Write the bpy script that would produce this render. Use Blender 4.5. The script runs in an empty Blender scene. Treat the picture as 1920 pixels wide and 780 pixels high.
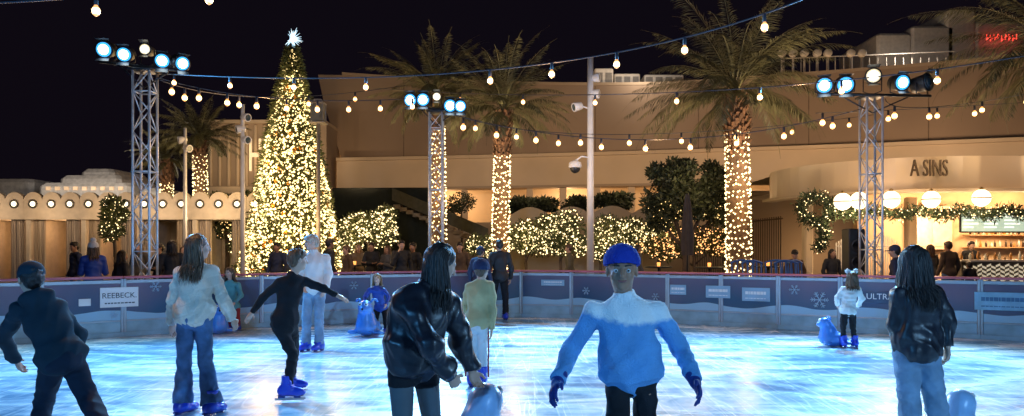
import bpy, math, random, time
import numpy as np
from mathutils import Vector, Matrix
T0=time.time()
random.seed(7); rng=np.random.default_rng(7)
sc=bpy.context.scene
COL=sc.collection
F=1400.0; CH=1.55
def W(px,py,d): return np.array([(px-960)/F*d, d, CH+(465-py)/F*d])
def G(px,d,z=0.0): return np.array([(px-960)/F*d,d,z])
def nz(a):
    a=np.asarray(a,float); n=np.linalg.norm(a); return a/n if n>1e-9 else a

# ------------------------------------------------------------------ materials
MC={}
def M(name,col,rough=.6,metal=0,emis=None,es=0,var=.18,scale=5,bump=0,bscale=30,island=0,spec=.5,nosample=False,detail=3,stretch=None,coat=0,dark=None):
    if name in MC: return MC[name]
    m=bpy.data.materials.new(name); m.use_nodes=True; nt=m.node_tree; N=nt.nodes; L=nt.links
    b=N["Principled BSDF"]; b.inputs['Roughness'].default_value=rough; b.inputs['Metallic'].default_value=metal
    b.inputs['Specular IOR Level'].default_value=spec
    b.inputs['Coat Weight'].default_value=coat
    tc=N.new('ShaderNodeTexCoord'); src=tc.outputs['Object']
    if stretch:
        mp=N.new('ShaderNodeMapping'); mp.inputs['Scale'].default_value=stretch; L.new(src,mp.inputs[0]); src=mp.outputs[0]
    no=N.new('ShaderNodeTexNoise'); no.inputs['Scale'].default_value=scale; no.inputs['Detail'].default_value=detail
    L.new(src,no.inputs['Vector'])
    cr=N.new('ShaderNodeValToRGB'); c=np.array(col[:3])
    cr.color_ramp.elements[0].position=.32; cr.color_ramp.elements[1].position=.68
    lo=np.clip(c*(1-var),0,1) if dark is None else np.array(dark)
    hi=np.clip(c*(1+var),0,1)
    cr.color_ramp.elements[0].color=(*lo,1); cr.color_ramp.elements[1].color=(*hi,1)
    L.new(no.outputs['Fac'],cr.inputs[0]); out=cr.outputs[0]
    if island:
        ge=N.new('ShaderNodeNewGeometry'); mr=N.new('ShaderNodeMapRange')
        mr.inputs[3].default_value=1-island; mr.inputs[4].default_value=1+island
        L.new(ge.outputs['Random Per Island'],mr.inputs[0])
        mx=N.new('ShaderNodeMix'); mx.data_type='RGBA'; mx.blend_type='MULTIPLY'; mx.inputs[0].default_value=1
        L.new(out,mx.inputs[6]); L.new(mr.outputs[0],mx.inputs[7]); out=mx.outputs[2]
    L.new(out,b.inputs['Base Color'])
    if bump:
        n2=N.new('ShaderNodeTexNoise'); n2.inputs['Scale'].default_value=bscale; n2.inputs['Detail'].default_value=4
        L.new(src,n2.inputs['Vector'])
        bp=N.new('ShaderNodeBump'); bp.inputs['Strength'].default_value=bump; bp.inputs['Distance'].default_value=.02
        L.new(n2.outputs['Fac'],bp.inputs['Height']); L.new(bp.outputs[0],b.inputs['Normal'])
    if emis is not None:
        b.inputs['Emission Color'].default_value=(*emis,1); b.inputs['Emission Strength'].default_value=es
        if nosample:
            try: m.cycles.emission_sampling='NONE'
            except Exception: pass
    MC[name]=m; return m

# ------------------------------------------------------------------ mesh tools
class MB:
    def __init__(s): s.v=[]; s.f=[]; s.m=[]
    def add(s,vs,fs,mi=0):
        o=len(s.v); s.v.extend([tuple(map(float,p)) for p in vs]); s.f.extend([tuple(i+o for i in f) for f in fs]); s.m.extend([mi]*len(fs)); return s
    def box(s,lo,hi,mi=0,bev=0.0):
        x0,y0,z0=lo;x1,y1,z1=hi
        if bev>0:
            b=min(bev,(x1-x0)/2.01,(y1-y0)/2.01)
            pr=[(x0+b,y0),(x1-b,y0),(x1,y0+b),(x1,y1-b),(x1-b,y1),(x0+b,y1),(x0,y1-b),(x0,y0+b)]
            cx,cy=(x0+x1)/2,(y0+y1)/2
            bz=min(b,(z1-z0)/2.01)
            def ins(p): return (p[0]+(b*.8 if p[0]<cx else -b*.8),p[1]+(b*.8 if p[1]<cy else -b*.8))
            vs=[(*ins(p),z0) for p in pr]+[(*p,z0+bz) for p in pr]+[(*p,z1-bz) for p in pr]+[(*ins(p),z1) for p in pr]
            fs=[tuple(range(7,-1,-1)),tuple(range(24,32))]
            for k in range(3):
                for i in range(8):
                    j=(i+1)%8; fs.append((k*8+i,k*8+j,k*8+8+j,k*8+8+i))
            return s.add(vs,fs,mi)
        vs=[(x0,y0,z0),(x1,y0,z0),(x1,y1,z0),(x0,y1,z0),(x0,y0,z1),(x1,y0,z1),(x1,y1,z1),(x0,y1,z1)]
        return s.add(vs,[(3,2,1,0),(4,5,6,7),(0,1,5,4),(1,2,6,5),(2,3,7,6),(3,0,4,7)],mi)
    def tube(s,pts,rad,n=8,mi=0,cap=True,flat=None):
        pts=[np.asarray(p,float) for p in pts]
        if np.isscalar(rad): rad=[rad]*len(pts)
        vs=[];fs=[]
        ref=None
        for i,p in enumerate(pts):
            t=nz(pts[min(i+1,len(pts)-1)]-pts[max(i-1,0)])
            if ref is None:
                ref=np.array([0,0,1.]) if abs(t[2])<.9 else np.array([1.,0,0])
            a=nz(np.cross(t,ref)); b=np.cross(a,t); ref=b if abs(np.dot(b,t))<.9 else ref
            for k in range(n):
                th=2*math.pi*k/n
                vs.append(p+rad[i]*(math.cos(th)*a+math.sin(th)*b*(flat or 1)))
        for i in range(len(pts)-1):
            for k in range(n):
                j=(k+1)%n; fs.append((i*n+k,i*n+j,(i+1)*n+j,(i+1)*n+k))
        if cap: fs.append(tuple(range(n-1,-1,-1))); fs.append(tuple(range((len(pts)-1)*n,len(pts)*n)))
        return s.add(vs,fs,mi)
    def lathe(s,prof,c=(0,0,0),axis=(0,0,1),n=20,mi=0,mseg=None):
        ax=nz(axis); ref=np.array([1.,0,0]) if abs(ax[0])<.9 else np.array([0,1.,0])
        a=nz(np.cross(ax,ref)); b=np.cross(ax,a); c=np.asarray(c,float)
        vs=[];fs=[]
        for r,h in prof:
            for k in range(n):
                th=2*math.pi*k/n; vs.append(c+ax*h+max(r,1e-4)*(math.cos(th)*a+math.sin(th)*b))
        ml=[]
        for i in range(len(prof)-1):
            for k in range(n):
                j=(k+1)%n; fs.append((i*n+k,i*n+j,(i+1)*n+j,(i+1)*n+k)); ml.append(mseg[i] if mseg else mi)
        fs.append(tuple(range(n-1,-1,-1))); fs.append(tuple(range((len(prof)-1)*n,len(prof)*n))); ml+=[mi,mi]
        s.add(vs,fs,mi); s.m[-len(fs):]=ml; return s
    def ball(s,c,r,n=12,mi=0,sz=1):
        prof=[(r*math.sin(math.pi*i/8),-r*sz*math.cos(math.pi*i/8)) for i in range(9)]
        return s.lathe(prof,c,(0,0,1),n,mi)
    def strip(s,pts,z0,z1,th=.3,mi=0):
        n=len(pts); P=[np.array(p[:2],float) for p in pts]
        z0=[z0]*n if np.isscalar(z0) else z0; z1=[z1]*n if np.isscalar(z1) else z1
        Q=[]
        for i in range(n):
            t=nz(P[min(i+1,n-1)]-P[max(i-1,0)]); Q.append(P[i]+th*np.array([-t[1],t[0]]))
        vs=[]
        for i in range(n):
            vs+=[(*P[i],z0[i]),(*P[i],z1[i]),(*Q[i],z1[i]),(*Q[i],z0[i])]
        fs=[]
        for i in range(n-1):
            a=i*4;b=a+4
            fs+=[(a,b,b+1,a+1),(a+1,b+1,b+2,a+2),(a+2,b+2,b+3,a+3),(a+3,b+3,b,a)]
        fs+=[(0,1,2,3),(n*4-1,n*4-2,n*4-3,n*4-4)]
        return s.add(vs,fs,mi)
    def mesh(s,name,mats,smooth=False):
        me=bpy.data.meshes.new(name); me.from_pydata(s.v,[],s.f)
        for m in (mats if isinstance(mats,(list,tuple)) else [mats]): me.materials.append(m)
        me.polygons.foreach_set('material_index',s.m)
        if smooth: me.polygons.foreach_set('use_smooth',[True]*len(s.f))
        me.update(); return me
def np_mesh(name,V,Fc,mats,smooth=False):
    me=bpy.data.meshes.new(name); V=np.asarray(V,np.float32); Fc=np.asarray(Fc,np.int32); k=Fc.shape[1]
    me.vertices.add(len(V)); me.vertices.foreach_set('co',V.ravel())
    me.loops.add(Fc.size); me.loops.foreach_set('vertex_index',Fc.ravel())
    me.polygons.add(len(Fc)); me.polygons.foreach_set('loop_start',np.arange(0,Fc.size,k,dtype=np.int32))
    me.polygons.foreach_set('loop_total',np.full(len(Fc),k,np.int32))
    if smooth: me.polygons.foreach_set('use_smooth',np.ones(len(Fc),bool))
    for m in (mats if isinstance(mats,(list,tuple)) else [mats]): me.materials.append(m)
    me.update(calc_edges=True); return me
def thing(name,loc=(0,0,0),rz=0,label=None,cat=None,group=None,mesh=None):
    o=bpy.data.objects.new(name,mesh); COL.objects.link(o); o.location=tuple(map(float,loc)); o.rotation_euler=(0,0,rz)
    if mesh is None: o.empty_display_size=.2
    if label: o["label"]=label
    if cat: o["category"]=cat
    if group: o["group"]=group
    return o
def part(name,mesh,parent,loc=(0,0,0),rot=(0,0,0),label=None,kind=None):
    o=bpy.data.objects.new(name,mesh); COL.objects.link(o); o.parent=parent; o.location=tuple(map(float,loc)); o.rotation_euler=rot
    if label: o["label"]=label
    if kind: o["kind"]=kind
    return o
def structure(name,mesh,label=None):
    o=thing(name,mesh=mesh,label=label); o["kind"]="structure"; return o
def copy_thing(root,loc=None,rz=None,scale=None):
    r=root.copy(); COL.objects.link(r)
    if loc is not None: r.location=tuple(map(float,loc))
    if rz is not None: r.rotation_euler=(0,0,rz)
    if scale is not None: r.scale=(scale,)*3
    def rec(o,n):
        for c in list(o.children):
            if c==n: continue
            k=c.copy(); COL.objects.link(k); k.parent=n
            rec(c,k)
    rec(root,r); return r
def lamp(kind,loc,energy,color,parent=None,aim=None,size=.1,angle=90,blend=.5,name='lamp'):
    l=bpy.data.lights.new(name,kind); l.energy=energy; l.color=color
    if kind=='SPOT': l.spot_size=math.radians(angle); l.spot_blend=blend; l.shadow_soft_size=size
    elif kind=='POINT': l.shadow_soft_size=size
    elif kind=='AREA': l.size=size
    o=bpy.data.objects.new(name,l); COL.objects.link(o); o.location=tuple(map(float,loc))
    if aim is not None:
        dv=Vector(tuple(map(float,aim)))-o.location; o.rotation_euler=dv.to_track_quat('-Z','Y').to_euler()
    if parent is not None:
        o.parent=parent; o.matrix_parent_inverse=Matrix.LocRotScale(parent.location,parent.rotation_euler,parent.scale).inverted()
    return o
def text_mesh(s,size,mat,ext=.004,align='CENTER'):
    c=bpy.data.curves.new('txt','FONT'); c.body=s; c.size=size; c.extrude=ext; c.align_x=align; c.align_y='CENTER'; c.resolution_u=3
    o=bpy.data.objects.new('txt',c); COL.objects.link(o)
    dg=bpy.context.evaluated_depsgraph_get(); dg.update()
    me=bpy.data.meshes.new_from_object(o.evaluated_get(dg)); me.materials.clear(); me.materials.append(mat)
    bpy.data.objects.remove(o); return me

OCT_V=np.array([(1,0,0),(-1,0,0),(0,1,0),(0,-1,0),(0,0,1),(0,0,-1)],float)
OCT_F=np.array([(0,2,4),(2,1,4),(1,3,4),(3,0,4),(2,0,5),(1,2,5),(3,1,5),(0,3,5)])
def dots(name,P,r,mat):
    P=np.asarray(P); n=len(P); rr=np.asarray(r) if np.ndim(r) else np.full(n,r)
    V=(P[:,None,:]+OCT_V[None]*rr[:,None,None]).reshape(-1,3)
    Fc=(OCT_F[None]+6*np.arange(n)[:,None,None]).reshape(-1,3)
    return np_mesh(name,V,Fc,mat)
def leaves(name,P,size,mat,D=None,asp=.45,seed=1,jit=.35):
    r=np.random.default_rng(seed); P=np.asarray(P); n=len(P)
    a=r.normal(size=(n,3)) if D is None else D+r.normal(size=(n,3))*jit
    a/=np.linalg.norm(a,axis=1)[:,None]
    b=np.cross(a,r.normal(size=(n,3))); b/=np.linalg.norm(b,axis=1)[:,None]
    c=np.cross(a,b)
    L=(size*r.uniform(.6,1.3,n))[:,None]
    V=np.stack([P,P+a*L*.5+b*L*asp*.5+c*L*.08,P+a*L,P+a*L*.5-b*L*asp*.5+c*L*.08],1).reshape(-1,3)
    Fc=(np.array([[0,1,2,3]])+4*np.arange(n)[:,None])
    return np_mesh(name,V,Fc,mat)
def blob_points(blobs,n,r,shell=.55):
    w=np.array([b[1][0]*b[1][1]*b[1][2] for b in blobs])**.7; w/=w.sum()
    idx=r.choice(len(blobs),n,p=w); d=r.normal(size=(n,3)); d/=np.linalg.norm(d,axis=1)[:,None]
    rad=(shell+(1.05-shell)*r.random(n)**.7)[:,None]
    C=np.array([b[0] for b in blobs])[idx]; R=np.array([b[1] for b in blobs])[idx]
    return C+d*R*rad, d

# ------------------------------------------------------------------ SDF surfacing
def caps(a,b,ra,rb=None,k=.03,flat=False,fl2=False): return ('c',np.array(a,float),np.array(b,float),ra,ra if rb is None else rb,k,flat,fl2)
def ell(c,R,rad,k=.03,sub=False): return ('e',np.array(c,float),np.array(R,float),np.array(rad,float),k,sub)
I3=np.eye(3)
def sdf_mesh(prims,h):
    lo=np.full(3,1e9);hi=-lo
    for p in prims:
        if p[0]=='c':
            r=max(p[3],p[4]); lo=np.minimum(lo,np.minimum(p[1],p[2])-r); hi=np.maximum(hi,np.maximum(p[1],p[2])+r)
        elif not p[5]:
            r=max(p[3]); lo=np.minimum(lo,p[1]-r); hi=np.maximum(hi,p[1]+r)
    lo=lo-4*h; hi=hi+4*h
    n=np.ceil((hi-lo)/h).astype(int)+1
    f=np.full(n,1.0,np.float32)
    ax=[(lo[i]+h*np.arange(n[i])).astype(np.float32) for i in range(3)]
    for p in prims:
        if p[0]=='c': r=max(p[3],p[4]); k=p[5]; a=np.minimum(p[1],p[2])-r; b=np.maximum(p[1],p[2])+r
        else: r=max(p[3]); k=p[4]; a=p[1]-r; b=p[1]+r
        i0=np.clip(np.floor((a-k-3*h-lo)/h).astype(int),0,n); i1=np.clip(np.ceil((b+k+3*h-lo)/h).astype(int)+1,0,n)
        if (i1<=i0).any(): continue
        sl=tuple(slice(i0[i],i1[i]) for i in range(3))
        X=ax[0][sl[0]][:,None,None];Y=ax[1][sl[1]][None,:,None];Z=ax[2][sl[2]][None,None,:]
        if p[0]=='c':
            A,B=p[1],p[2]; ab=B-A; L2=max(ab@ab,1e-9)
            tr=((X-A[0])*ab[0]+(Y-A[1])*ab[1]+(Z-A[2])*ab[2])/L2; t=np.clip(tr,0,1)
            d=np.sqrt((X-A[0]-t*ab[0])**2+(Y-A[1]-t*ab[1])**2+(Z-A[2]-t*ab[2])**2)-(p[3]+(p[4]-p[3])*t)
            if p[6]: d=np.maximum(d,(tr-1)*math.sqrt(L2))
            if p[7]: d=np.maximum(d,-tr*math.sqrt(L2))
            sub=False
        else:
            R=p[2]; q=[((X-p[1][0])*R[i][0]+(Y-p[1][1])*R[i][1]+(Z-p[1][2])*R[i][2])/p[3][i] for i in range(3)]
            k0=np.sqrt(q[0]**2+q[1]**2+q[2]**2); k1=np.sqrt((q[0]/p[3][0])**2+(q[1]/p[3][1])**2+(q[2]/p[3][2])**2)+1e-9
            d=k0*(k0-1)/k1; sub=p[5]
        g=f[sl]; kk=max(k,1e-4)
        if sub:
            d=-d; hh=np.maximum(kk-np.abs(g-d),0)/kk; f[sl]=np.maximum(g,d)+hh*hh*kk*.25
        else:
            hh=np.maximum(kk-np.abs(g-d),0)/kk; f[sl]=np.minimum(g,d)-hh*hh*kk*.25
    ins=f<0; c=n-1; cnt=np.zeros(c,np.uint8)
    for a in (0,1):
        for b in (0,1):
            for e in (0,1): cnt+=ins[a:a+c[0],b:b+c[1],e:e+c[2]]
    act=(cnt>0)&(cnt<8); ijk=np.argwhere(act); idx=np.full(c,-1,np.int32); idx[act]=np.arange(len(ijk))
    acc=np.zeros((len(ijk),3)); num=np.zeros(len(ijk))
    cs=[(a,b,e) for a in (0,1) for b in (0,1) for e in (0,1)]
    for u in cs:
        for w in cs:
            if sum(w)-sum(u)==1 and sum(abs(np.array(w)-np.array(u)))==1:
                fa=f[ijk[:,0]+u[0],ijk[:,1]+u[1],ijk[:,2]+u[2]]; fb=f[ijk[:,0]+w[0],ijk[:,1]+w[1],ijk[:,2]+w[2]]
                m=(fa<0)!=(fb<0); t=fa[m]/(fa[m]-fb[m])
                acc[m]+=np.array(u)+t[:,None]*(np.array(w)-np.array(u)); num[m]+=1
    V=(ijk+acc/np.maximum(num,1)[:,None])*h+lo
    Q=[]
    for axs in range(3):
        o1,o2=(axs+1)%3,(axs+2)%3
        s0=[slice(None)]*3;s1=[slice(None)]*3; s0[axs]=slice(0,-1);s1[axs]=slice(1,None)
        A=ins[tuple(s0)];B=ins[tuple(s1)]; e=np.argwhere(A!=B)
        e=e[(e[:,o1]>0)&(e[:,o2]>0)&(e[:,o1]<c[o1])&(e[:,o2]<c[o2])]
        sg=A[e[:,0],e[:,1],e[:,2]]
        qs=[]
        for (u,w) in ((-1,-1),(0,-1),(0,0),(-1,0)):
            g=e.copy(); g[:,o1]+=u; g[:,o2]+=w; qs.append(idx[g[:,0],g[:,1],g[:,2]])
        q=np.stack(qs,1); q[~sg]=q[~sg][:,::-1]; Q.append(q)
    return V,np.concatenate(Q)
def vnorm(V,Q):
    n=np.cross(V[Q[:,2]]-V[Q[:,0]],V[Q[:,3]]-V[Q[:,1]]); N=np.zeros_like(V)
    for i in range(4): np.add.at(N,Q[:,i],n)
    return N/(np.linalg.norm(N,axis=1)[:,None]+1e-12)
def folds(V,Q,amp,freq,seed=0,ridge=True,vert=1.0):
    r=np.random.default_rng(seed); N=vnorm(V,Q); s=np.zeros(len(V))
    for i in range(4):
        d=r.normal(size=3); d[2]*=vert; d/=np.linalg.norm(d); e=r.normal(size=3); e/=np.linalg.norm(e)
        fr=freq*r.uniform(.6,1.7)
        x=np.sin(V@d*fr+r.uniform(0,6)+1.8*np.sin(V@e*fr*.55+r.uniform(0,6)))
        s+=(1-np.sqrt(x*x+.02)*1.6) if ridge else x
    return V+N*(s*amp/2.5)[:,None]
def lap(V,Q,it=1):
    for _ in range(it):
        S=np.zeros_like(V);C=np.zeros(len(V))
        for a,b in ((0,1),(1,2),(2,3),(3,0)):
            np.add.at(S,Q[:,a],V[Q[:,b]]);np.add.at(C,Q[:,a],1)
        V=.5*V+.5*S/np.maximum(C,1)[:,None]
    return V

# ------------------------------------------------------------------ people
SKIN=[M('skin_light',(.55,.33,.24),.5,var=.08,scale=9),M('skin_tan',(.4,.22,.14),.5,var=.08,scale=9),M('skin_brown',(.36,.18,.11),.5,var=.08,scale=9)]
M_EYE=M('eye_white',(.7,.7,.7),.2,var=.02); M_PUP=M('eye_dark',(.01,.01,.012),.15,var=.02)
M_BOOT=M('skate_plastic_blue',(.02,.06,.55),.28,var=.1,coat=.3)
M_BLADE=M('blade_steel',(.6,.62,.65),.25,metal=1,var=.05)
M_SOLE=M('skate_sole',(.02,.03,.2),.4)
def hair_mat(nm,c): return M('hair_'+nm,c,.45,var=.5,scale=6,stretch=(14,14,1.2),island=.5,bump=.3,bscale=25)
HAIR={'brown':hair_mat('brown',(.11,.058,.03)),'dark':hair_mat('dark',(.018,.012,.011)),'blond':hair_mat('blond',(.3,.19,.09)),'light':hair_mat('light',(.3,.25,.2))}
_sk=None
def skate_meshes():
    global _sk
    if _sk: return _sk
    pr=[caps((0,0,.27),(0,-.005,.13),.062,.056,.02,fl2=True),ell((0,.03,.10),I3,(.048,.13,.05),.04),ell((0,.12,.085),I3,(.045,.07,.036),.03),ell((0,-.05,.11),I3,(.045,.05,.06),.03),caps((-.05,.03,.2),(.05,.03,.2),.018,.018,.01),caps((-.05,.05,.155),(.05,.05,.155),.016,.016,.01),ell((0,0,.29),I3,(.045,.045,.06),.01,sub=True)]
    V,Q=sdf_mesh(pr,.009); boot=np_mesh('skate_boot',V,Q,M_BOOT,True)
    mb=MB(); mb.box((-.035,-.1,.052),(.035,.17,.07),0,.01)
    for y in (-.06,.1): mb.box((-.014,y-.035,.028),(.014,y+.035,.055),0,.005)
    sole=mb.mesh('skate_sole',M_SOLE)
    mb=MB()
    mb.box((-.003,-.13,.006),(.003,.17,.034)); mb.box((-.003,.17,.012),(.003,.185,.034))
    _sk=(boot,sole,mb.mesh('skate_blade',M_BLADE)); return _sk

def hand_prims(w,d,fwd,curl,s,inward):
    d=nz(d); wd=nz(fwd-d*np.dot(fwd,d)); pn=np.cross(d,wd)
    if np.dot(pn,inward)<0: pn=-pn
    R=[wd,pn,d]; pr=[ell(w+d*.05*s,R,(.040*s,.017*s,.055*s),.012)]
    L=[.038,.043,.041,.032]
    for i,o in enumerate((.030,.010,-.010,-.029)):
        b=w+d*(.088-abs(o-.005)*.25)*s+wd*o*s
        a1=curl*(.7+.12*i); d1=nz(d*math.cos(a1)+pn*math.sin(a1)+wd*o*2)
        p1=b+d1*L[i]*s; a2=curl*(1.7+.15*i); d2=nz(d*math.cos(a2)+pn*math.sin(a2)+wd*o*1.5)
        p2=p1+d2*L[i]*.75*s
        pr+=[caps(b-d*.02*s,p1,.0095*s,.0085*s,.004),caps(p1,p2,.0085*s,.007*s,.003)]
    b=w+d*.03*s+wd*.032*s; p1=b+nz(d*.75+wd*.7+pn*.25)*.042*s; p2=p1+nz(d+wd*.15+pn*.4)*.03*s
    pr+=[caps(b-wd*.01*s,p1,.0135*s,.0105*s,.008),caps(p1,p2,.0105*s,.0085*s,.003)]
    return pr

def person(label,J,fwd,hf,s,top,bot,hair,h=.011,skin=0,hat=None,skates=True,extra=None,curl=.45,face=False,gloves=None,footfwd=None,shoe=None,cat='person',hs=1.0):
    J={k:np.array(v,float) for k,v in J.items()}
    base=np.array([(J['anA'][0]+J['anB'][0])/2,(J['anA'][1]+J['anB'][1])/2,0.02])
    for k in J: J[k]=J[k]-base
    root=thing('person',base,0,label,cat)
    seed=int(abs(base[0]*97+base[1]*31))+1
    fwd=nz(fwd); up=nz(J['neck']-J['pel']); r=J['shB']-J['shA']; r=nz(r-up*np.dot(r,up)); fw=np.cross(up,r)
    if np.dot(fw,fwd)<0: fw=-fw
    T=[r,fw,up]; pel,neck=J['pel'],J['neck']
    HF=nz(hf); HU=nz(np.array([0,0,1.])-HF*HF[2]+up*.0); HR=np.cross(HF,HU); HM=[HR,HF,HU]; H=J['head']
    lp=lambda a,b,t:a+(b-a)*t
    def torso(o,k=.04):
        return [ell(pel+up*.02*s,T,((.148+o)*s,(.108+o)*s,.13*s),k),ell(pel-fw*.035*s-up*.02*s,T,((.120+o)*s,(.095+o)*s,.11*s),k),
                ell(lp(pel,neck,.36),T,((.118+o)*s,(.086+o)*s,.17*s),k),ell(lp(pel,neck,.66),T,((.142+o)*s,(.102+o)*s,.17*s),k),
                caps(J['shA'],J['shB'],(.044+o*.7)*s,None,k),caps(lp(J['shA'],J['shB'],.32)+up*.028*s,lp(J['shA'],J['shB'],.68)+up*.028*s,(.042+o*.5)*s,None,k)]
    covered=bot is not None and bot.get('len',1)>.5
    cl=.80 if covered else 1.0
    pr=torso(-.022)+[caps(neck-up*.04*s,H-HU*.05*s,.050*s,.049*s,.03)]
    for a in 'AB':
        pr+=[caps(J['sh'+a],J['el'+a],.036*s,.030*s,.02),caps(J['el'+a],J['wr'+a],.030*s,.024*s,.015)]
        pr+=[caps(J['hi'+a],J['kn'+a],.078*cl*s,.052*cl*s,.03),caps(J['kn'+a],J['an'+a],.05*cl*s,.038*cl*s,.02)]
        if gloves is None: pr+=hand_prims(J['wr'+a],J['wr'+a]-J['el'+a],fwd,curl,s,(pel+neck)/2-J['wr'+a])
    e=s**.55*hs
    pr+=[ell(H+HU*.022*e-HF*.012*e,HM,(.074*e,.094*e,.092*e),.03),ell(H-HU*.05*e+HF*.03*e,HM,(.053*e,.06*e,.062*e),.04),
         ell(H-HU*.088*e+HF*.066*e,HM,(.024*e,.02*e,.018*e),.02),ell(H+HU*.018*e+HF*.075*e,HM,(.05*e,.014*e,.012*e),.015),
         caps(H+HU*.012*e+HF*.088*e,H-HU*.028*e+HF*.108*e,.009*e,.0135*e,.008),ell(H-HU*.055*e+HF*.088*e,HM,(.024*e,.01*e,.009*e),.008)]
    for sg in (-1,1):
        pr+=[ell(H-HU*.01*e-HF*.005*e+HR*sg*.078*e,HM,(.009*e,.02*e,.031*e),.006),ell(H+HF*.06*e-HU*.03*e+HR*sg*.035*e,HM,(.024*e,.024*e,.024*e),.02)]
    for sg in (-1,1): pr+=[ell(H+HF*.098*e-HU*.002*e+HR*sg*.033*e,HM,(.017*e,.014*e,.012*e),.012,sub=True)]
    V,Q=sdf_mesh(pr,h); part('body',np_mesh('body',V,Q,SKIN[skin],True),root)
    for sg in (-1,1):
        if face:
            mb=MB(); c=H+HF*.078*e-HU*.001*e+HR*sg*.033*e; mb.ball(c,.0115*e,12,0); mb.ball(c+HF*.0068*e,.0068*e,10,1)
            part('eye',mb.mesh('eye',[M_EYE,M_PUP],True),root)
    if face:
        mb=MB()
        for sg in (-1,1):
            P=[H+HF*(.092-.006*abs(t-.3))*e+HU*(.024+.005*math.sin(t*2.5))*e+HR*sg*(.014+t*.038)*e-HF*t*t*.016*e for t in np.linspace(0,1,6)]
            mb.tube(P,[.003*e,.005*e,.005*e,.0045*e,.004*e,.002*e],6)
        part('eyebrows',mb.mesh('eyebrows',HAIR['dark'],True),root)
        mb=MB(); P=[H-HU*(.055+.002*math.cos(t*3))*e+HR*t*.024*e+HF*(.099-.012*t*t)*e for t in np.linspace(-1,1,7)]
        mb.tube(P,[.002*e,.005*e,.006*e,.005*e,.006*e,.005*e,.002*e],6); part('lips',mb.mesh('lips',M('lips',(.25,.08,.07),.4),True),root)
    if gloves:
        for a in 'AB':
            pr=hand_prims(J['wr'+a],J['wr'+a]-J['el'+a],fwd,curl,s*1.12,(pel+neck)/2-J['wr'+a])+[caps(J['wr'+a]-nz(J['wr'+a]-J['el'+a])*.05,J['wr'+a]+nz(J['wr'+a]-J['el'+a])*.02,.04*s,.032*s,.01)]
            V,Q=sdf_mesh(pr,h); part('glove',np_mesh('glove',V,Q,gloves,True),root)
    ho=max(h,.009)
    if bot:
        o=bot.get('o',.018); ph_=bot.get('pw',0); pr=[ell(pel-up*.02*s,T,((.150+o+ph_)*s,(.111+o+ph_)*s,.11*s),.04),ell(pel-fw*.045*s-up*.04*s,T,((.118+o)*s,(.096+o)*s,.10*s),.04)]
        for a in 'AB':
            rk,rh=bot.get('rk',.075)*s,bot.get('rh',.075)*s
            L=bot.get('len',1.0)
            hiA,kn,an=J['hi'+a],J['kn'+a],J['an'+a]
            if L<=.5:
                e2=lp(hiA,kn,L*2); pr+=[caps(hiA,e2,(.088+o)*s,(.088+o)*s,.03,flat=True)]
            else:
                e2=lp(kn,an,(L-.5)*2); pr+=[caps(hiA,kn,(.084+o+ph_)*s,rk,.02),caps(kn,e2,rk*.98,rh,.015,flat=True)]
        V,Q=sdf_mesh(pr,ho); V=folds(V,Q,bot.get('amp',.008),bot.get('fr',26),seed,vert=2.0)
        part('trousers' if bot.get('len',1)>.5 else 'shorts',np_mesh('trousers',V,Q,bot['mat'],True),root)
    if bot and bot.get('tights'):
        pr=[]
        for a in 'AB': pr+=[caps(J['hi'+a],J['kn'+a],.084*s,.058*s,.02),caps(J['kn'+a],J['an'+a],.055*s,.043*s,.02,flat=True),ell(lp(J['kn'+a],J['an'+a],.3),I3,(.058*s,.062*s,.11*s),.03)]
        V,Q=sdf_mesh(pr,ho); part('tights',np_mesh('tights',V,Q,bot['tights'],True),root)
    if top:
        o=top.get('o',.025); hem=top.get('hem',.06)
        pr=torso(o,.05)
        b1=pel-up*hem*s
        hr=(.15+o)*top.get('flare',1.0)*s
        pr+=[ell(b1+up*.07*s,T,(hr,hr*.76,.13*s),.04)]
        if top.get('skirt'):
            q=top['skirt']; pr+=[('c',pel+up*.12*s-r*.055*s,pel-up*q*s-r*.055*s,.105*s+o*s,.108*s+o*s,.04,True,False),('c',pel+up*.12*s+r*.055*s,pel-up*q*s+r*.055*s,.105*s+o*s,.108*s+o*s,.04,True,False)]
        if top.get('balloon'):
            q=top['balloon']; pr+=[ell(lp(pel,neck,.22)-fw*.05*s,T,((.15+q)*s,(.12+q)*s,.2*s),.05),ell(lp(pel,neck,.6)-fw*.05*s,T,((.15+q)*s,(.12+q)*s,.2*s),.05)]
        pr+=[caps(neck-up*.01*s,neck+up*top.get('collar',.03)*s+fw*.01,(.064+o*.3)*s,(.058+o*.2)*s,.02,flat=True)]
        if top.get('hood'): pr+=[ell(neck-fw*.09*s-up*.02*s,T,(.12*s,.06*s,.08*s),.04)]
        ra=top.get('ra',.058)
        for a in 'AB':
            sl=top.get('sl',1.0)
            wr=lp(J['el'+a],J['wr'+a],sl)
            pr+=[caps(J['sh'+a],J['el'+a],(ra+.006)*s,ra*s,.02),caps(J['el'+a],wr,ra*.98*s,top.get('rc',.042)*s,.015,flat=True)]
        V,Q=sdf_mesh(pr,ho); V=folds(V,Q,top.get('amp',.011),top.get('fr',17),seed+5)
        if top.get('amp2'): V=folds(V,Q,top['amp2'],top.get('fr',17)*2.4,seed+8)
        V=lap(V,Q,2)
        part(top.get('name','jacket'),np_mesh('top',V,Q,top['mat'],True),root,label=top.get('label'))
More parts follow.
